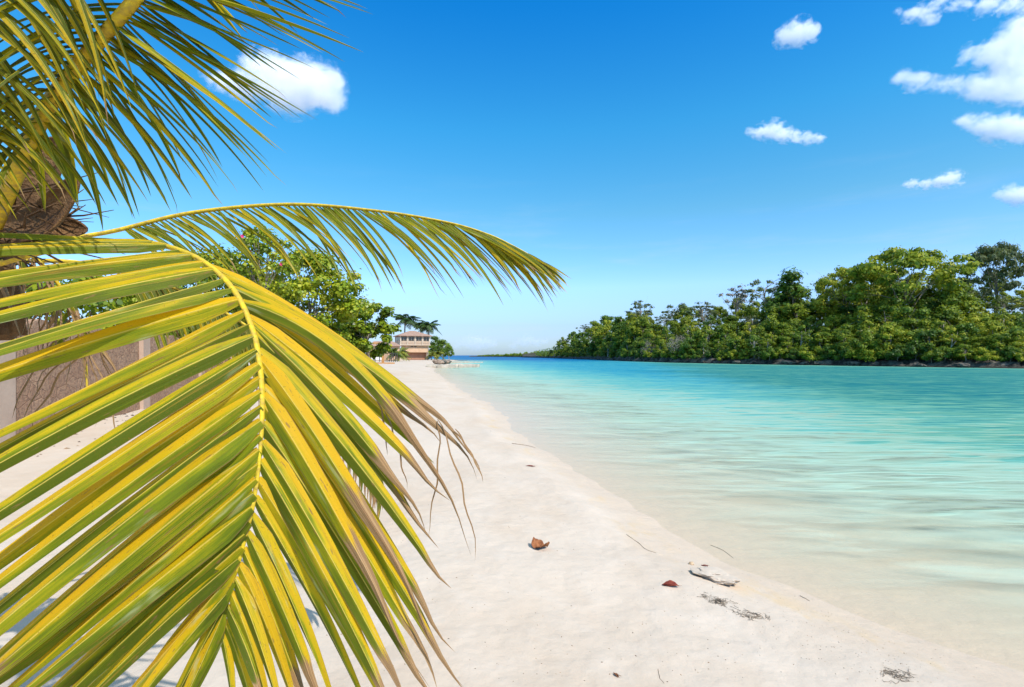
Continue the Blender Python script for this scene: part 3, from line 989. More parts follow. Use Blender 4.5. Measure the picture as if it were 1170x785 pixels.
far_palm(463, 365, 160, .5, 26, 5.2, .3, 'tallest dark coconut palm behind the beach house, left of its roof')
far_palm(481, 372, 168, .5, 20, 3.6, .25, 'dark palm whose crown shows just above the peak of the beach house roof')
far_palm(490, 371, 166, .5, 22, 4.4, .35, 'dark palm behind the right corner of the beach house roof')
far_palm(457, 402, 118, .4, 20, 2.8, .8, 'short yellowish palm in front of the left side of the beach house')
far_palm(449, 403, 116, .4, 18, 2.5, .65, 'short green palm beside the orange timber post')
far_palm(500, 404, 150, .4, 20, 3.0, .75, 'short yellow green palm at the right foot of the beach house')
far_palm(494, 406, 148, .4, 18, 2.5, .85, 'smallest yellow palm against the right wall of the beach house')

for (px, ty, Y, w, k, lab) in [(497, 383, 172, 1.0, 0, 'dark round tree close behind the right side of the beach house'),
                               (506, 387, 166, 1.0, 1, 'dark round tree at the water side of the beach house'),
                               (513, 394, 160, .95, 2, 'dark low tree at the tip of the point beyond the house')]:
    gz = .4
    h = CZ + (HY - ty) / F * Y - gz
    place_tree('tree', PROTO['broad'][k], ((px - 585) / F * Y, Y, gz), h, w * 1.15, M_leaf_dark, M_bark, lab, 'tree')

# ------------------------------------------------------------------ big leafy beach trees on the left
def grape_tree(name, px, Y, topy, halfw, boty, nl, per, size, label, tint, flowers=0, mat=None):
    X = (px - 585) / F * Y
    gz = float(ground_z(X, Y, False))
    zt = CZ + (HY - topy) / F * Y; zb = CZ + (HY - boty) / F * Y
    hw = halfw / F * Y
    H = zt - gz
    root = empty(name, (X, Y, gz))
    lobes = []
    for i in range(nl):
        a = random.uniform(0, 2 * math.pi)
        u = random.uniform(-1, 1)
        rr = math.sqrt(max(0, 1 - u * u)) * random.uniform(.55, 1)
        c = (hw * rr * math.cos(a), hw * .8 * rr * math.sin(a), (zt + zb) / 2 - gz + (zt - zb) / 2 * u * .9)
        s = hw * random.uniform(.14, .26)
        lobes.append((c, (s, s, s * .7), tint + random.uniform(-.25, .25)))
    mb = MB()
    tg = [l[0] for l in lobes]; random.shuffle(tg)
    limb_tubes(mb, (0, 0, -.2), (random.uniform(-.3, .3), 0, H * .6), .16, tg[:14], 6)
    mb.build('trunk', M_bark, root, True)
    v, f, col = crown_leaves(lobes, per, size, 1.15, .35, .6, n6=True)
    link('crown', np_mesh('crown', v, f, False, col, mat or M_leaf_grape), None, root)
    tag(root, label, 'tree')
    return root, lobes

grape_tree('tree', 420, 40, 345, 34, 408, 60, 170, .19, 'rounded sea grape tree nearest the house with dense green crown', .42)
grape_tree('tree', 352, 34, 288, 66, 405, 100, 150, .17, 'tall light green sea grape tree over the left edge of the beach', .62)
grape_tree('tree', 95, 19, 315, 95, 420, 80, 110, .15, 'green leafy tree behind the stone wall at the left', .5)
grape_tree('tree', 240, 26, 285, 75, 400, 80, 120, .15, 'green leafy tree half hidden behind the big yellow palm frond', .5)
r4, lob4 = grape_tree('flowering_shrub', 300, 24, 260, 44, 345, 60, 70, .11, 'loose flowering shrub with a few pink blossoms under the arching frond', .5)
m = MB()
for i in range(9):
    c = Vector(lob4[i * 4][0]) + Vector((random.uniform(-.3, .3), -.5, random.uniform(0, .3)))
    for k in range(5):
        a = k * 1.2566
        t = Vector((math.cos(a), -.3, math.sin(a))) * .09
        s = Vector((-math.sin(a), 0, math.cos(a))) * .05
        m.add([c, c + t * .6 + s, c + t, c + t * .6 - s], [(0, 1, 2, 3)])
m.build('blossom', rough_mat('pink_petals', (.60, .04, .16), (.68, .08, .22), 5, .6, .0), r4)

# ------------------------------------------------------------------ stone wall and pavilion at the back of the beach
def stone_wall_mat():
    m = NM('brown_fieldstone')
    o = m.obj()
    w = m.new('ShaderNodeTexVoronoi', feature='DISTANCE_TO_EDGE'); m.l.new(m.mapping(o, (1, 1, 1.5)), w.inputs[0]); w.inputs['Scale'].default_value = 3.3
    c = m.new('ShaderNodeTexVoronoi'); m.l.new(m.mapping(o, (1, 1, 1.5)), c.inputs[0]); c.inputs['Scale'].default_value = 3.3
    sp = m.new('ShaderNodeSeparateColor'); m.l.new(c.outputs['Color'], sp.inputs[0])
    n = m.noise(o, 16, 5, .65)
    col = m.mix(sp.outputs[0], (.33, .19, .115), (.41, .255, .16))
    col = m.mix(m.smooth(n, .4, .7), col, (.21, .12, .08))
    j = m.smooth(w.outputs[0], .05, .01)
    col = m.mix(m.math('MULTIPLY', j, .16), col, (.14, .085, .06))
    h = m.math('ADD', m.math('MULTIPLY', m.smooth(w.outputs[0], .0, .05), .2), m.math('MULTIPLY', n, .5))
    return m.done(m.princ(col, .9, m.bump(h, .8, .06), .2))

M_pillar = rough_mat('tan_render', (.42, .29, .21), (.48, .35, .26), 2, .85, .1)
def boundary_wall():
    A = Vector((-5.6, 1.6, 0)); B = Vector((-15.2, 29, 0))
    d = (B - A); L = d.length
    root = empty('boundary_wall', (A.x, A.y, 0.15), math.atan2(d.y, d.x))
    tag(root, 'brown stone wall with pale square pillars behind the big palm frond', 'wall')
    m = MB(); 
    n = 60
    vs, fs = [], []
    for i in range(n + 1):
        x = L * i / n
        z = 2.15 + .05 * math.sin(i * 1.7) + .04 * random.uniform(-1, 1)
        vs += [(x, -.2, -.4), (x, -.17, z), (x, .17, z), (x, .2, -.4)]
    for i in range(n):
        for k in range(3): fs.append((i * 4 + k, (i + 1) * 4 + k, (i + 1) * 4 + k + 1, i * 4 + k + 1))
    fs += [(3, 2, 1, 0), (n * 4, n * 4 + 1, n * 4 + 2, n * 4 + 3)]
    m.add(vs, [f[::-1] for f in fs])
    m.build('stonework', stone_wall_mat(), root)
    x = -.15
    while x < L:
        m = MB(); m.box(x, -.27, -.4, x + .5, .27, 2.35)
        m.build('pillar', M_pillar, root)
        x += 6.0
boundary_wall()

def pavilion():
    Yp = 44.0
    root = empty('pavilion', ((322 - 585) / F * Yp, Yp, .4), R(-8))
    tag(root, 'small peach walled pavilion with pilasters under the sea grape tree', 'building')
    m = MB(); m.box(0, 0, 0, 5.2, 4, 3.2); m.build('wall', M_peach, root)
    for k in range(5):
        m = MB(); m.box(k * 1.2, -.22, 0, k * 1.2 + .35, -.003, 3.05); m.build('pilaster', M_cream, root)
    m = MB()
    m.add([(-.4, -.5, 3.2), (5.6, -.5, 3.2), (5.6, 4.5, 3.2), (-.4, 4.5, 3.2), (1.6, 2, 4.0), (3.6, 2, 4.0)], [(3, 2, 1, 0), (0, 1, 5, 4), (1, 2, 5), (2, 3, 4, 5), (3, 0, 4)])
    m.build('roof', M_roof, root)
pavilion()

# ================================================================== THE PALM IN FRONT
def palm_leaf_mat(name, bias, trans, hl=0.28):
    """pig: r across the blade, g along it, b per-leaflet random, a where it has dried"""
    m = NM(name)
    u, v, rn, dry = m.pig()
    o = m.pos()
    n1 = m.noise(o, 9.0, 3, .6)
    uv = m.new('ShaderNodeCombineXYZ')
    m.l.new(m.math('ADD', m.math('MULTIPLY', u, 1.0), m.math('MULTIPLY', rn, 37)), uv.inputs[0]); m.l.new(v, uv.inputs[1]); m.l.new(rn, uv.inputs[2])
    streak = m.noise(m.mapping(uv.outputs[0], (30, .9, 9)), 1.0, 3, .6)
    blotch = m.noise(m.mapping(uv.outputs[0], (3.5, 4.0, 20)), 1.0, 3, .6)
    f = m.math('ADD', m.math('MULTIPLY', m.smooth(m.math('ADD', u, m.math('MULTIPLY', m.math('SUBTRACT', blotch, .5), .5)), .34, .74), .66), m.math('MULTIPLY', m.math('SUBTRACT', blotch, .5), .60))
    f = m.math('ADD', f, m.math('MULTIPLY', m.math('SUBTRACT', rn, .5), .60))
    f = m.math('ADD', f, m.math('MULTIPLY', m.math('SUBTRACT', streak, .5), .75))
    f = m.math('ADD', f, m.math('MULTIPLY', m.math('SUBTRACT', n1, .5), .25))
    f = m.math('ADD', f, bias)
    f = m.math('ADD', f, m.math('MULTIPLY', m.math('SUBTRACT', m.noise(m.mapping(uv.outputs[0], (.8, 2.6, 17)), 1.0, 2, .5), .5), .55))
    col = m.ramp(f, [(0.0, (.075, .110, .003)), (.24, (.16, .215, .004)), (.44, (.34, .325, .005)), (.60, (.60, .425, .006)), (1.0, (.72, .43, .007))])
    gold = m.noise(m.mapping(uv.outputs[0], (7, 1.6, 23)), 1.0, 4, .65)
    col = m.mix(m.math('MULTIPLY', m.smooth(gold, .56, .70), .65), col, (.40, .225, .025))
    # pale patches of sun sheen painted into the colour, pale midrib, thin dead margins and freckles
    sheen = m.noise(m.mapping(uv.outputs[0], (1.6, 3.0, 13)), 1.0, 3, .6)
    col = m.mix(m.math('MULTIPLY', m.smooth(sheen, .60, .74), m.math('ADD', .15, m.math('MULTIPLY', streak, .6))), col, (.56, .60, .33))
    au = m.math('ABSOLUTE', m.math('SUBTRACT', u, .5))
    col = m.mix(m.math('MULTIPLY', m.smooth(au, .035, .012), .75), col, (.80, .60, .12))
    mg = m.math('MULTIPLY', m.smooth(au, .455, .49), m.smooth(m.noise(m.mapping(uv.outputs[0], (0, 5, 31)), 1.0, 2, .5), .42, .55))
    col = m.mix(m.math('MULTIPLY', mg, .85), col, (.26, .15, .06))
    sp = m.noise(o, 260.0, 2, .5)
    col = m.mix(m.math('MULTIPLY', m.smooth(sp, .66, .72), .6), col, (.20, .11, .02))
    big = m.noise(m.mapping(uv.outputs[0], (9, 16, 30)), 1.0, 2, .5)
    col = m.mix(m.math('MULTIPLY', m.smooth(big, .66, .72), .75), col, (.24, .13, .05))
    # dried end
    dn = m.math('ADD', dry, m.math('ADD', m.math('MULTIPLY', m.math('SUBTRACT', blotch, .5), .22), m.math('MULTIPLY', m.math('SUBTRACT', streak, .5), .16)))
    df = m.smooth(m.math('SUBTRACT', v, dn), -.02, .03)
    brown = m.mix(m.smooth(streak, .3, .7), (.13, .060, .018), (.44, .275, .13))
    col = m.mix(df, col, brown)
    nb = m.bump(streak, .5, .004)
    p = m.princ(col, m.math('ADD', .42, m.math('MULTIPLY', n1, .22)), nb, hl)
    t = m.new('ShaderNodeBsdfTranslucent')
    m.l.new(m.mix(.35, col, (.55, .48, .01)), t.inputs['Color'])
    return m.done(m.mixs(m.math('MULTIPLY', m.math('SUBTRACT', 1.0, m.math('MULTIPLY', df, .8)), trans), p, t.outputs[0]))

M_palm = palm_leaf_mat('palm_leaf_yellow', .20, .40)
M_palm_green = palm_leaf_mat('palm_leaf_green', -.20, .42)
mm = NM('palm_stalk')
_u, _v, _r, _a = mm.pig()
_n = mm.noise(mm.mapping(mm.pos(), (60, 60, 60)), 1.0, 5, .65)
M_stalk = mm.done(mm.princ(mm.mix(mm.smooth(_n, .35, .7), (.66, .48, .02), (.40, .27, .05)), .55, mm.bump(_n, .7, .006), .25))
M_fibre = rough_mat('brown_fibre', (.07, .038, .016), (.17, .095, .045), 30, .9, .6)
M_husk = rough_mat('husk', (.09, .045, .018), (.20, .11, .045), 14, .7, .4)

def bez(a, c, b, t):
    return a * (1 - t) ** 2 + c * 2 * t * (1 - t) + b * t * t

def leaflet(mb, base, tip, wid, nrm, sag, rnd, dry=2.0, fold=.45, twist=0.0, nseg=14, flip=False, power=2.4):
    """one folded blade: two half strips meeting in a sharp fold"""
    base, tip, nrm = Vector(base), Vector(tip), Vector(nrm).normalized()
    ctrl = base.lerp(tip, .5) + Vector(sag)
    L = (tip - base).length
    pts = [bez(base, ctrl, tip, i / nseg) for i in range(nseg + 1)]
    rows = []
    ph = random.uniform(0, 6.28)
    for i, p in enumerate(pts):
        t = i / nseg
        T = (pts[min(i + 1, nseg)] - pts[max(i - 1, 0)]).normalized()
        N = nrm - T * nrm.dot(T)
        N.normalize()
        N = Matrix.Rotation(twist * t + .10 * math.sin(ph + t * 5), 3, T) @ N
        S = T.cross(N)
        w = wid * .5 * min(1.0, .40 + t / .10 * .6) * max(0.0, 1 - t ** power) ** .85 + wid * .03 * (1 - t)
        fd = fold
        if t > dry:
            w *= max(.25, 1 - (t - dry) * 2.2); fd = fold + (t - dry) * 1.5
            p = p + Vector((math.sin(ph + t * 17), math.cos(ph * 2 + t * 15), math.sin(ph * 3 + t * 13))) * L * .014 * (t - dry) / max(.05, 1 - dry)
        dn = N * (-w * fd)
        rows.append((p - S * w + dn, p, p + S * w + dn, t))
    for side in (0, 1):
        vs, cs, fs = [], [], []
        for (l, c, r_, t) in rows:
            e = l if side == 0 else r_
            m_ = c.lerp(e, .5) + (c - e).cross(Vector((0, 0, 0)))
            ue = (0.0 if side == 0 else 1.0)
            um = (0.30 if side == 0 else .72)
            if flip: ue, um = 1 - ue, 1 - um
            vs += [c, m_, e]
            cs += [(.5, t, rnd, dry), (um, t, rnd, dry), (ue, t, rnd, dry)]
        for i in range(len(rows) - 1):
            for k in range(2):
                q = (i * 3 + k, i * 3 + k + 1, (i + 1) * 3 + k + 1, (i + 1) * 3 + k)
                fs.append(q if side else q[::-1])
        mb.add(vs, fs, cs)
    # pale midrib
    return pts

def catmull(pts, n):
    """smooth path through control points; returns n+1 samples"""
    P_ = [Vector(p) for p in pts]
    out = []
    m = len(P_) - 1
    for i in range(n + 1):
        s = i / n * m
        k = min(int(s), m - 1); t = s - k
        p0, p1, p2, p3 = P_[max(k - 1, 0)], P_[k], P_[k + 1], P_[min(k + 2, m)]
        out.append(.5 * ((2 * p1) + (-p0 + p2) * t + (2 * p0 - 5 * p1 + 4 * p2 - p3) * t * t + (-p0 + 3 * p1 - 3 * p2 + p3) * t ** 3))
    return out

PALM_BASE = Vector((-2.55, 1.75, 0.42))
palm = empty('coconut_palm', PALM_BASE)
tag(palm, 'coconut palm at the left with big yellow green fronds reaching over the sand', 'palm tree')
CROWN = P(-62, 255, 1.65)

def trunk():
    m = MB()
    pts, rads = [], []
    a, b = Vector((0, 0, -.2)), CROWN - PALM_BASE + Vector((-.05, .05, -.15))
    for i in range(46):
        t = i / 45
        pts.append(a.lerp(b, t) + Vector((-.12 * math.sin(math.pi * t), 0, 0)))
        rads.append(.15 * (1.25 - .45 * t) * (1 + .05 * (i % 3 == 0)) + .08 * max(0, .08 - t) / .08)
    m.tube(pts, rads, 14)
    m.build('trunk', M_bark, palm, True)
trunk()

def finish_frond(mb, rach, r0, r1, mat, label=None):
    f = mb.build('frond', mat, palm, True, True)
    if label: f['label'] = label
    s = MB()
    n = len(rach)
    s.tube(rach, [r0 + (r1 - r0) * i / (n - 1) for i in range(n)], 8, flat=.7)
    st = s.build('stalk', M_stalk, None, True)
    st.parent = f
    st.matrix_parent_inverse = (f.matrix_parent_inverse).inverted() @ Matrix.Identity(4)
    # world-space vertices: undo the whole chain
    st.matrix_parent_inverse = Matrix.Translation(-PALM_BASE)
    f.matrix_parent_inverse = Matrix.Translation(-PALM_BASE)
    st.matrix_parent_inverse = Matrix.Identity(4)
    return f

def interp_px(tab, t):
    """tab rows: (t, x, y, depth)"""
    a = np.array(tab, float)
    return [float(np.interp(t, a[:, 0], a[:, k])) for k in (1, 2, 3)]

def at_path(path, t):
    s = t * (len(path) - 1); k = min(int(s), len(path) - 2)
    return path[k].lerp(path[k + 1], s - k)

# --- C: the big frond that arches towards the camera and hangs
rC = catmull([P(-60, 318, 1.55), P(60, 285, 1.42), P(150, 276, 1.30), P(215, 290, 1.20), P(262, 325, 1.12), P(289, 378, 1.07),
              P(299, 440, 1.03), P(298, 505, 1.0), P(290, 570, .985), P(276, 630, .98), P(262, 680, .98), P(252, 725, .985)], 110)
mb = MB()
nL = 37
TL = [  # parameter, tip pixel x, y, depth for the left-hand row
    (.17, -150, 272, .98), (.24, -160, 318, .92), (.31, -170, 372, .86), (.36, -175, 440, .83), (.41, -175, 525, .81), (.46, -185, 635, .80), (.52, -180, 735, .80), (.58, -160, 812, .80),
    (.64, -130, 848, .81), (.70, -90, 858, .83), (.76, -20, 866, .85), (.81, 50, 866, .87), (.86, 110, 860, .89), (.92, 165, 850, .91), (.97, 200, 840, .93), (1.0, 225, 830, .95)]
for i in range(nL):
    t = .17 + (.995 - .17) * (i / (nL - 1))
    x, y, d = interp_px(TL, t)
    b = at_path(rC, t) + Vector((0, -.006, .004))
    tip = P(x + random.uniform(-24, 24), y + random.uniform(-26, 26), d + random.uniform(-.05, .05))
    wd = float(np.interp(t, [.17, .35, .45, .8, 1], [.036, .042, .048, .045, .024])) * random.uniform(.66, 1.15)
    dr = random.choice([2, 2, 2, .75, .85, .9])
    leaflet(mb, b, tip, wd, Vector((.25 + random.uniform(-.15, .15), -.8, .55 + random.uniform(-.2, .2))), Vector((random.uniform(-.01, .01), 0, random.uniform(.0, .035))), random.random(), dr, .30 + .5 * random.random(), random.uniform(-.6, .5), 16)
TR = [  # right-hand row: tip pixel and depth
    (.22, 470, 440, 1.35), (.30, 492, 462, 1.24), (.36, 500, 496, 1.16), (.42, 512, 560, 1.11), (.48, 505, 660, 1.06), (.54, 525, 790, 1.03), (.60, 500, 800, 1.0), (.66, 470, 830, .98),
    (.72, 428, 840, .97), (.78, 390, 850, .96), (.84, 350, 850, .95), (.90, 318, 850, .95), (.96, 285, 845, .96), (1.0, 262, 850, .97)]
for i in range(24):
    t = .31 + (.99 - .31) * (i / 23)
    x, y, d = interp_px(TR, t)
    b = at_path(rC, t)
    tip = P(x + random.uniform(-12, 12), y + random.uniform(-10, 10), d + random.uniform(-.05, .05))
    wd = float(np.interp(t, [.3, .5, .8, 1], [.032, .037, .033, .021])) * random.uniform(.85, 1.1)
    dr = random.choice([.72, .8, .86, .76, 2]) if t < .66 else random.choice([2, 2, .8, .6])
    sag = Vector((.015, 0, .035 if t < .6 else .01))
    leaflet(mb, b, tip, wd, Vector((-.1, -.85, .5)), sag, random.random(), dr, .35 + .45 * random.random(), random.uniform(-.9, .9), 18, flip=True)
# hand-placed outer blades with long dried tips
for (t, mid, tip, wd, dr, d) in [(.37, (436, 432), (548, 545), .036, .60, 1.12), (.40, (425, 440), (545, 640), .034, .55, 1.10), (.35, (425, 418), (550, 525), .030, .66, 1.16),
                                 (.44, (405, 490), (490, 610), .034, .6, 1.08), (.50, (400, 560), (535, 800), .036, .5, 1.04), (.56, (385, 590), (492, 800), .036, .55, 1.02)]:
    b = at_path(rC, t); tp = P(tip[0], tip[1], d); md = P(mid[0], mid[1], d - .02)
    sg = (md - (b * .25 + tp * .25)) * 2 - b.lerp(tp, .5)
    leaflet(mb, b, tp, wd, Vector((-.1, -.85, .5)), sg, random.random(), dr, .4, random.uniform(-.3, .3), 20, flip=True)
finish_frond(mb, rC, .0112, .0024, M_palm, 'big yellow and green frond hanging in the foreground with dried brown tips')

# --- dangling dried strands at its right-hand edge
mb = MB()
for (a, mid, b_) in [((500, 480), (505, 520), (488, 612)), ((495, 470), (530, 500), (552, 545)), ((500, 478), (528, 545), (545, 640)), ((440, 470), (455, 510), (465, 560)),
                     ((520, 490), (540, 520), (553, 552)), ((430, 455), (440, 480), (442, 520))]:
    d = 1.1
    p0, p1, p2 = P(*a, d), P(*mid, d), P(*b_, d + .03)
    leaflet(mb, p0, p2, .012, Vector((0, -1, .2)), (p1 - p0.lerp(p2, .5)), random.random(), -1, .8, 1.2, 14)
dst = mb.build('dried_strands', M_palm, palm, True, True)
dst.matrix_parent_inverse = Matrix.Translation(-PALM_BASE)

# --- A: upper frond, rising out of the top of the picture
rA = catmull([P(-10, 265, 1.45), P(15, 205, 1.30), P(50, 130, 1.15), P(95, 68, 1.06), P(150, 5, 1.0), P(205, -65, .98), P(270, -130, 1.0), P(340, -170, 1.05)], 70)
mb = MB()
tipsA = [  # t on the stalk, tip x, y, depth
    (.22, 92, 240, 1.30), (.25, 110, 234, 1.28), (.28, 122, 236, 1.28), (.30, 136, 236, 1.27), (.33, 155, 252, 1.26), (.34, 170, 232, 1.25), (.36, 176, 212, 1.24),
    (.38, 196, 243, 1.22), (.39, 194, 236, 1.22), (.41, 220, 228, 1.22), (.42, 226, 205, 1.21), (.44, 253, 236, 1.20), (.45, 276, 224, 1.20), (.465, 255, 195, 1.2), (.48, 326, 214, 1.19),
    (.495, 290, 190, 1.18), (.51, 328, 176, 1.18), (.525, 318, 172, 1.17), (.54, 362, 137, 1.17), (.55, 340, 135, 1.17), (.57, 330, 112, 1.17), (.58, 364, 80, 1.18), (.60, 345, 92, 1.18), (.615, 346, 57, 1.19),
    (.63, 416, 60, 1.2), (.65, 400, 44, 1.2), (.665, 330, 45, 1.2), (.68, 428, 17, 1.22), (.70, 420, 10, 1.22), (.72, 360, 22, 1.22), (.74, 395, -6, 1.22), (.76, 440, -20, 1.24), (.80, 460, -50, 1.26), (.85, 480, -90, 1.28), (.90, 490, -130, 1.3)]
for j, (t, x, y, d) in enumerate(tipsA):
    for rep in range(2 if t < .46 else 3):
        tt = t + rep * .009
        b = at_path(rA, tt)
        q = (0 if rep == 0 else 1)
        xx, yy = x - q * random.uniform(15, 60), y - q * random.uniform(-18, 16)
        tip = P(xx, yy, d + random.uniform(-.05, .05) + q * .1)
        L = (tip - b).length
        sag = Vector((.06 * L, 0, .11 * L)) if t < .5 else Vector((.0, 0, .06 * L))
        leaflet(mb, b, tip, .0225 * random.uniform(.75, 1.1), Vector((.2, -.55, .8)), sag, random.random() * .8, random.choice([2, 2, 2, .93]), .5, random.uniform(-.9, .9), 14, power=1.7)
# its other row of blades, drooping on the left of the stalk
for j in range(40):
    t = .22 + .6 * j / 39
    b = at_path(rA, t)
    a = (j / 39)
    tip = P(-60 - 60 * a + random.uniform(-30, 30), 300 - 330 * a + random.uniform(-25, 25), .95 + random.uniform(-.1, .1))
    leaflet(mb, b, tip, .020, Vector((-.3, -.6, .6)), Vector((0, 0, .12)), .4 + .5 * random.random(), 2, .45, random.uniform(-.6, .6), 14, power=1.8)
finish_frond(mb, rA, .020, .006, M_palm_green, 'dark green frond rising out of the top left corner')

# --- E: a nearer frond above the frame whose blades hang over the crown
rE = catmull([P(-60, 250, 1.3), P(-95, 150, 1.08), P(-95, 40, .95), P(-50, -50, .9), P(40, -110, .9)], 50)
mb = MB()
for j in range(46):
    t = .15 + .83 * j / 45
    b = at_path(rE, t)
    a = j / 45
    x = 30 + 110 * a + random.uniform(-30, 30); y = 248 - 135 * a + random.uniform(-30, 30)
    tip = P(x, y, 1.02 + random.uniform(-.06, .06))
    L = (tip - b).length
    leaflet(mb, b, tip, .0165 * random.uniform(.8, 1.15), Vector((.1, -.7, .65)), Vector((.10 * L, 0, .20 * L)), .45 + .55 * random.random(), random.choice([2, 2, .9]), .5, random.uniform(-.8, .8), 14, power=1.6)
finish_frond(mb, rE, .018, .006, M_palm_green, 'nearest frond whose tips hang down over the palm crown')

# --- B: long frond arching to the right above the beach
rB = catmull([P(-10, 300, 1.75), P(70, 275, 1.95), P(130, 264, 2.05), P(220, 243, 2.15), P(330, 233.5, 2.2), P(430, 241, 2.2), P(510, 254, 2.18), P(558, 268, 2.16), P(592, 284, 2.14), P(618, 299, 2.13)], 100)
mb = MB()
nB = 62
for i in range(nB):
    t = .24 + .75 * i / (nB - 1)
    for s in (0, 1):
        b = at_path(rB, min(.999, t + s * .006))
        tg = (at_path(rB, min(1, t + .02)) - at_path(rB, max(0, t - .02))).normalized()
        L = float(np.interp(t, [.24, .4, .6, .8, .92, 1.0], [.40, .50, .50, .38, .26, .14])) * random.uniform(.82, 1.08)
        if i in (28, 33) and s == 0: L *= 1.15
        al = float(np.interp(t, [.24, .5, .75, 1.0], [66, 44, 24, 6])) + random.uniform(-10, 10)
        down = (Vector((0, 0, -1)) - tg * (-tg.z)).normalized()
        dirv = tg * math.cos(R(al)) + down * math.sin(R(al)) + Vector((0, -.38 if s == 0 else .42, 0))
        dirv.normalize()
        tip = b + dirv * L
        leaflet(mb, b, tip, .022 * random.uniform(.7, 1.15) * (1 if t < .8 else 1 - 1.8 * (t - .8)), Vector((.0, -.75 if s == 0 else -.5, .65)), Vector((.0, 0, .07 * L)) + tg * .08 * L, random.random(),
                random.choice([2, 2, .85, .8]), .5, random.uniform(-.6, .6), 12, power=1.8)
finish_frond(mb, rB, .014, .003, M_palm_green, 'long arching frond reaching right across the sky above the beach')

# --- D: shaded frond hanging behind the big one
rD = catmull([P(-20, 300, 1.8), P(90, 300, 2.0), P(190, 325, 2.15), P(275, 368, 2.25), P(340, 420, 2.3), P(395, 480, 2.32), P(430, 545, 2.32)], 80)
mb = MB()
for i in range(48):
    t = .25 + .74 * i / 47
    for s in (0, 1):
        b = at_path(rD, t)
        tg = (at_path(rD, min(1, t + .02)) - at_path(rD, max(0, t - .02))).normalized()
        L = float(np.interp(t, [.2, .5, .8, 1], [.42, .46, .34, .2])) * random.uniform(.8, 1.1)
        dirv = (tg * .55 + Vector((0, 0, -.8)) + Vector((-.1, -.25 if s else .3, 0))).normalized()
        leaflet(mb, b, b + dirv * L, .026, Vector((0, -.8, .4)), Vector((.03, 0, .05)), random.random() * .8, random.choice([2, .8, .7]), .5, random.uniform(-.6, .6), 10, power=1.8)
finish_frond(mb, rD, .013, .004, M_palm_green, 'shaded green frond hanging behind the big yellow one')

# --- old dry frond hanging against the trunk
rS = catmull([P(-40, 285, 1.62), P(20, 282, 1.75), P(70, 330, 1.85), P(95, 400, 1.9), P(100, 450, 1.9)], 40)
mb = MB()
for i in range(22):
    t = .05 + .7 * i / 21
    b = at_path(rS, t)
    for s_ in (-1, 1):
        L = random.uniform(.25, .5)
        dv = Vector((s_ * random.uniform(.15, .7) - .2, random.uniform(-.2, .2), -1)).normalized()
        leaflet(mb, b, b + dv * L, .022, Vector((.2, -.8, .3)), Vector((s_ * .05, 0, .04)), random.random(), random.choice([-1, -1, -1, .3]), .8, random.uniform(-1.2, 1.2), 10, power=1.8)
finish_frond(mb, rS, .014, .005, M_palm_green, 'old dried brown frond hanging below the crown')

# --- sheaths, spathes and fibres round the crown
def spathe(a, b, c, w, name='spathe'):
    m = MB()
    pts = catmull([a, b, c], 20)
    vs, fs = [], []
    for i, p in enumerate(pts):
        t = i / 20
        T = (pts[min(i + 1, 20)] - pts[max(i - 1, 0)]).normalized()
        S = T.cross(Vector((.15, -1, .25))).normalized(); N = S.cross(T)
        ww = w * math.sin(math.pi * (.12 + .87 * t)) ** .8
        for k in range(9):
            q = -1.25 + 2.5 * k / 8
            vs.append(p + S * math.sin(q) * ww - N * (math.cos(q) - .4) * ww * .75)
    for i in range(20):
        for k in range(8):
            fs.append((i * 9 + k, i * 9 + k + 1, (i + 1) * 9 + k + 1, (i + 1) * 9 + k))
    m.add(vs, fs)
    o = m.build(name, M_husk, palm, True, True)
    o.matrix_parent_inverse = Matrix.Translation(-PALM_BASE)
    sol = o.modifiers.new('thick', 'SOLIDIFY'); sol.thickness = .006
spathe(P(-10, 262, 1.5), P(45, 250, 1.45), P(88, 203, 1.42), .055)
spathe(P(5, 262, 1.52), P(38, 205, 1.5), P(64, 158, 1.5), .07)
spathe(P(-20, 300, 1.5), P(40, 262, 1.52), P(98, 262, 1.55), .05)
m = MB()
for k in range(70):
    a = P(random.uniform(-30, 50), random.uniform(215, 300), random.uniform(1.4, 1.6))
    b = a + Vector((random.uniform(.02, .25), random.uniform(-.08, .08), random.uniform(-.10, .10)))
    m.tube([a, a.lerp(b, .5) + Vector((0, 0, random.uniform(-.02, .03))), b], [.0035, .0025, .0008], 5)
for (a, b) in [((60, 248), (130, 240)), ((62, 252), (98, 234)), ((70, 256), (100, 260)), ((55, 240), (96, 216))]:
    p, q = P(*a, 1.48), P(*b, 1.5)
    m.tube([p, p.lerp(q, .5) + Vector((0, 0, -.006)), q], [.0035, .0025, .001], 5)
o = m.build('fibre', M_fibre, palm, True, True); o.matrix_parent_inverse = Matrix.Translation(-PALM_BASE)
m = MB()
for k in range(7):     # leaf bases clasping the trunk
    a = CROWN + Vector((random.uniform(-.1, .1), random.uniform(-.1, .1), -.35)); b = CROWN + Vector((random.uniform(.0, .16), random.uniform(-.12, .1), .15))
    m.tube([a, a.lerp(b, .5) + Vector((.05, 0, 0)), b], [.085, .06, .025], 9, flat=.55)
o = m.build('leaf_base', M_husk, palm, True, True); o.matrix_parent_inverse = Matrix.Translation(-PALM_BASE)

# ================================================================== THINGS ON THE SAND
def gp(px, py):
    """point of the sand seen at this pixel"""
    d = 1.5 * F / (py - HY)
    for _ in range(8):
        X = (px - 585) / F * d
        z = float(ground_z(np.array([X]), np.array([d]))[0])
        d = (CZ - z) * F / (py - HY)
    X = (px - 585) / F * d
    return Vector((X, d, float(ground_z(np.array([X]), np.array([d]))[0])))

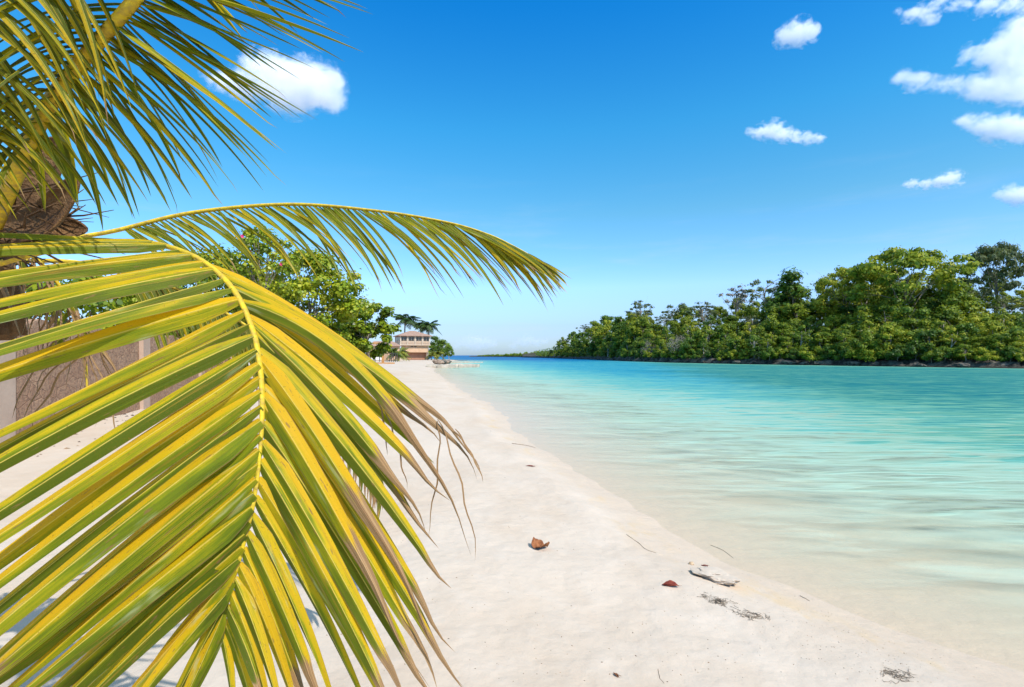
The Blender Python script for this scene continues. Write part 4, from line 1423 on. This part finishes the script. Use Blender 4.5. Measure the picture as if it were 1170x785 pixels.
M_dryleaf = rough_mat('dry_brown_leaf', (.22, .075, .028), (.44, .175, .07), 28, .6, .6)
M_redleaf = rough_mat('dry_red_leaf', (.16, .022, .014), (.27, .055, .028), 26, .55, .4)
M_twig = rough_mat('twig', (.20, .14, .10), (.38, .29, .22), 20, .9, .3)
M_weed = rough_mat('dry_seaweed', (.09, .075, .06), (.24, .19, .14), 20, .95, .3)

def dead_leaf(px, py, L, W, rz, mat, curl, crumple, label, name='dead_leaf', cup=0.0, seed=0):
    n, k = 26, 14
    vs, fs = [], []
    for i in range(n + 1):
        t = i / n
        prof = math.sin(math.pi * min(1, t * .97 + .02)) ** .5
        for j in range(k + 1):
            s = (j / k - .5) * 2
            x = (t - .5) * L; y = s * W * .5 * prof
            z = curl * (s * prof) ** 2 * W + cup * (2 * t - 1) ** 2 * L + .004 * (abs(s) < .08)
            q = Vector((x, y, 0)) * (3.0 / L) + Vector((seed * 7.7, 0, 0))
            z += crumple * W * (mnoise.noise(q * .7) + .5 * mnoise.noise(q * 1.9) + .25 * mnoise.noise(q * 4))
            x += crumple * .35 * W * mnoise.noise(q * 1.1 + Vector((9, 1, 3)))
            y += crumple * .35 * W * mnoise.noise(q * 1.1 + Vector((2, 8, 5)))
            vs.append((x, y, z))
    mz = min(v[2] for v in vs)
    vs = [(x, y, z - mz + .001) for x, y, z in vs]
    for i in range(n):
        for j in range(k): fs.append((i * (k + 1) + j, i * (k + 1) + j + 1, (i + 1) * (k + 1) + j + 1, (i + 1) * (k + 1) + j))
    p = gp(px, py)
    root = empty(name, p, rz)
    tag(root, label, 'leaf')
    b = MB(); b.add(vs, fs); o = b.build('blade', mat, root, True)
    sol = o.modifiers.new('thick', 'SOLIDIFY'); sol.thickness = .0022
    s = MB()
    e = Vector((L * .5, 0, .012))
    s.tube([e - Vector((L * .12, 0, 0)), e, e + Vector((L * .2, .01, -.004))], [.0022, .002, .0015], 6)
    s.build('leaf_stem', M_twig, root, True)
dead_leaf(618, 627, .13, .15, R(50), M_dryleaf, .42, .16, 'crumpled orange brown dry leaf lying alone mid beach', cup=.04, seed=6)
dead_leaf(766, 670, .11, .05, R(-12), M_redleaf, .5, .15, 'dark red dry leaf with a stem left of the sand lump', seed=2)
dead_leaf(805, 647, .05, .02, R(-20), M_redleaf, .4, .15, 'tiny dark red leaf on top of the sand lump', seed=3)
dead_leaf(704, 772, .035, .014, R(-60), M_dryleaf, .4, .2, 'tiny orange leaf scrap near the bottom edge of the beach', seed=4)
dead_leaf(606, 533, .14, .035, R(-10), M_redleaf, .4, .1, 'narrow brown leaf near the waterline on the middle beach', seed=5)

def twig(pts, r, label, mat=M_twig):
    w = [gp(*p) + Vector((0, 0, r * .8)) for p in pts]
    c = w[0].copy()
    o = MB(); q = catmull([p - c for p in w], 12)
    for i in range(1, 12): q[i] += Vector((random.uniform(-1, 1), random.uniform(-1, 1), random.uniform(0, 1))) * r * .8
    o.tube(q, [r * (1 - .5 * i / 12) for i in range(13)], 6)
    x = o.build('twig', mat, None, True, loc=c)
    tag(x, label, 'twig')
twig([(716, 611), (730, 621), (738, 628), (750, 632)], .0026, 'thin bent grey twig above the sand lump on dry sand')
twig([(812, 623), (826, 629), (838, 638)], .0024, 'thin dark twig on wet sand beside the sand lump')
twig([(914, 681), (920, 684), (925, 687)], .0026, 'short twig on wet sand to the right')
twig([(752, 765), (754, 775), (759, 781)], .0016, 'short curved twig at the bottom edge of the beach')
twig([(585, 507), (600, 509), (612, 512)], .007, 'pale stick lying at the edge of the water')

def weed(px, py, r, n, label):
    c = gp(px, py)
    o = MB()
    for _ in range(n):
        a = random.uniform(0, 6.28); l = r * random.uniform(.3, 1)
        x, y = random.gauss(0, r * .5), random.gauss(0, r * .35)
        p = [Vector((x + l * (k / 4 - .5) * math.cos(a) + random.uniform(-.15, .15) * r, y + l * (k / 4 - .5) * math.sin(a) + random.uniform(-.15, .15) * r, 0)) for k in range(5)]
        for q in p:
            q.z = float(ground_z(np.array([c.x + q.x]), np.array([c.y + q.y]))[0]) - c.z + random.uniform(0, .006)
        o.tube(p, [.0010, .0011, .0010, .0008, .0004], 4)
    tag(o.build('seaweed', M_weed, None, False, loc=c), label, 'seaweed')
weed(822, 688, .07, 60, 'dark tangle of dry seaweed below the sand lump')
weed(858, 703, .09, 40, 'looser brown tangle of seaweed right of the darkest tangle')
weed(1028, 772, .08, 40, 'tangle of dry seaweed at the bottom right of the beach')
weed(803, 681, .04, 16, 'few strands of seaweed just below the red leaf')

def sand_lump():
    p = gp(811, 660)
    me = rock_mesh(57, .165, .115, .05, 4, .55)
    for v in me.vertices:
        if v.co.z > .016: v.co.z = .016 + (v.co.z - .016) * .35
    o = link('sand_lump', me, M_sand, None, p + Vector((.02, 0, .020)))
    o.rotation_euler = (R(-6), R(-3), R(-52))
    tag(o, 'flat crusted lump of sand with a dark lower edge beside the red leaf', 'sand lump')
sand_lump()
# shell at its end
o = link('shell', rock_mesh(41, .022, .017, .014, 3, .25), rough_mat('tan_shell', (.40, .28, .17), (.55, .42, .28), 40, .7, .3), None, gp(790, 645) + Vector((0, 0, .008)))
tag(o, 'small tan shell fragment at the upper end of the sand lump', 'shell')

# scattered bits: specks of leaf, shell and coral nobody could count
def debris():
    cs, ns, sz = [], [], []
    vs, fs, col = [], [], []
    m = MB()
    def bit(p, s):
        a = random.uniform(0, 6.28); e = random.uniform(.4, 1)
        t = Vector((math.cos(a), math.sin(a), 0)) * s; b = Vector((-math.sin(a), math.cos(a), 0)) * s * e * .6
        u = Vector((0, 0, s * .5))
        m.add([p - t, p - b, p + t, p + b, p + u + t * .2], [(0, 1, 4), (1, 2, 4), (2, 3, 4), (3, 0, 4)], [(random.random(), 0, 0, 1)] * 5)
    for _ in range(420):
        px, py = random.uniform(330, 1120), 440 + 340 * random.random() ** .6
        p = gp(px, py)
        if p.z < .02: continue
        bit(p, random.uniform(.0025, .007) * (1 + (p.y > 6)))
    for _ in range(380):       # wrack line
        t = random.random()
        px = 760 + 300 * t + random.gauss(0, 35); py = 655 + 115 * t + random.gauss(0, 16)
        if py < 640 or py > 784: continue
        bit(gp(px, py), random.uniform(.0015, .0045))
    for _ in range(160):       # fallen bits by the stone wall
        y = random.uniform(5, 14); x = -7.2 - .35 * (y - 5) + random.uniform(0, 1.6)
        bit(Vector((x, y, float(ground_z(np.array([x]), np.array([y]))[0]))), random.uniform(.015, .05))
    mt = NM('debris'); r, g, b, a = mt.pig()
    M = mt.done(mt.princ(mt.ramp(r, [(0, (.05, .04, .035)), (.6, (.16, .10, .06)), (1, (.34, .25, .16))]), .9, None, .2))
    tag(m.build('beach_debris', M), 'dark specks of leaf, coral and shell scattered over the pale sand', 'debris', None, 'stuff')
debris()

# ================================================================== CLOUDS
def cloud_mat(blobs, density, rm):
    """vapour that thins out towards the rim of a few merged puffs (object coordinates)"""
    m = NM('cloud_vapour')
    o = m.obj()
    total = None
    for c, r in blobs:
        d = m.new('ShaderNodeVectorMath', operation='DISTANCE')
        m.l.new(m.mapping(o, (1, 1, 1.3)), d.inputs[0]); d.inputs[1].default_value = (c.x, c.y, c.z * 1.3)
        q = m.math('POWER', m.math('DIVIDE', d.outputs['Value'], r), 2.0)
        e = m.math('POWER', 2.718, m.math('MULTIPLY', q, -1.15))
        total = e if total is None else m.math('ADD', total, e)
    n = m.noise(m.mapping(o, (1, 1, 1.3)), 1.15 / rm, 8, .66, .35)
    total = m.math('MINIMUM', total, 1.1)
    f = m.math('ADD', total, m.math('MULTIPLY', m.math('SUBTRACT', n, .5), 3.4))
    v = m.new('ShaderNodeVolumePrincipled')
    v.inputs['Color'].default_value = (1, 1, 1, 1)
    v.inputs['Anisotropy'].default_value = 0.0
    m.l.new(m.math('MULTIPLY', m.smooth(f, .38, 1.25), density), v.inputs['Density'])
    m.l.new(v.outputs[0], m.out.inputs['Volume'])
    return m.m

def cloud(blobs, D, label, dens=.030):
    """blobs: (pixel x, y, radius) at distance D -> one closed surface filled with vapour"""
    k = D / F
    c = P(sum(b[0] for b in blobs) / len(blobs), sum(b[1] for b in blobs) / len(blobs), D)
    bm = bmesh.new()
    loc = []
    for i, (x, y, r) in enumerate(blobs):
        q = P(x, y, D) - c + Vector((0, random.uniform(-.3, .3) * r * k, 0))
        loc.append((q, r * k))
        g = 1.32
        bmesh.ops.create_icosphere(bm, subdivisions=3, radius=1.0, matrix=Matrix.Translation(q) @ Matrix.Diagonal((r * k * g, r * k * g, r * k * g * .8, 1)))
    me = bpy.data.meshes.new('cloud'); bm.to_mesh(me); bm.free()
    o = bpy.data.objects.new('cloud', me); COL.objects.link(o)
    md = o.modifiers.new('fuse', 'REMESH'); md.mode = 'VOXEL'; md.voxel_size = max(4.0, min(b[2] for b in blobs) * k * .3)
    dg = bpy.context.evaluated_depsgraph_get()
    me2 = bpy.data.meshes.new_from_object(o.evaluated_get(dg))
    o.modifiers.clear(); o.data = me2; bpy.data.meshes.remove(me)
    rm = sum(b[2] for b in blobs) / len(blobs) * k
    me2.materials.clear()
    me2.materials.append(cloud_mat(loc, dens * 60 / rm, rm))
    o.location = c
    tag(o, label, 'cloud')
    return o
D0 = 2200
cloud([(366, 98, 28), (345, 92, 30), (320, 92, 26), (300, 80, 22), (330, 108, 26), (375, 112, 18), (285, 100, 20), (265, 95, 18), (245, 88, 14), (385, 92, 10)], D0, 'large white cloud behind the tips of the upper palm frond')
cloud([(909, 37, 16), (898, 42, 12), (921, 40, 13), (930, 36, 7)], D0, 'small round white cloud alone high in the blue')
cloud([(883, 148, 14), (868, 151, 9), (855, 152, 6), (897, 153, 11), (912, 157, 9), (926, 158, 9), (936, 160, 6)], D0, 'small ragged white cloud with trailing tail in mid sky')
cloud([(1172, 30, 22), (1160, 48, 24), (1140, 58, 19), (1122, 66, 13), (1105, 60, 10), (1170, 70, 22), (1148, 76, 16), (1098, 72, 8),
       (1160, 96, 20), (1135, 97, 18), (1108, 97, 15), (1082, 97, 13), (1060, 95, 12), (1045, 92, 14), (1032, 86, 10), (1026, 90, 7), (1120, 106, 14), (1150, 108, 16), (1178, 104, 20), (1195, 60, 34)],
      D0, 'biggest white cloud filling the upper right corner of the sky')
cloud([(1100, 2, 12), (1075, 2, 12), (1130, 4, 14), (1055, 14, 12), (1040, 16, 10), (1066, 22, 9), (1025, 12, 5), (1155, 2, 14), (1180, 0, 16)], D0, 'thin white cloud along the top edge above the biggest cloud')
cloud([(1120, 143, 15), (1140, 147, 19), (1160, 148, 18), (1102, 136, 9), (1095, 140, 6), (1180, 150, 16)], D0, 'white cloud just below the biggest cloud at the right edge')
cloud([(1090, 203, 12), (1075, 207, 10), (1060, 209, 8), (1045, 210, 7), (1037, 210, 5)], D0, 'small flat white cloud above the wooded ridge')
cloud([(1152, 221, 13), (1165, 224, 13), (1180, 224, 14)], D0, 'small white cloud cut by the right edge above the ridge')
cloud([(538, 388, 9), (552, 390, 10), (530, 393, 8), (563, 393, 8), (545, 396, 10), (520, 396, 6)], 7000, 'faint low cloud over the sea horizon, nearer the house', .006)
cloud([(604, 388, 9), (596, 392, 8), (613, 393, 7), (622, 390, 6), (585, 396, 7)], 7000, 'faint low cloud over the sea horizon, nearer the wooded shore', .006)
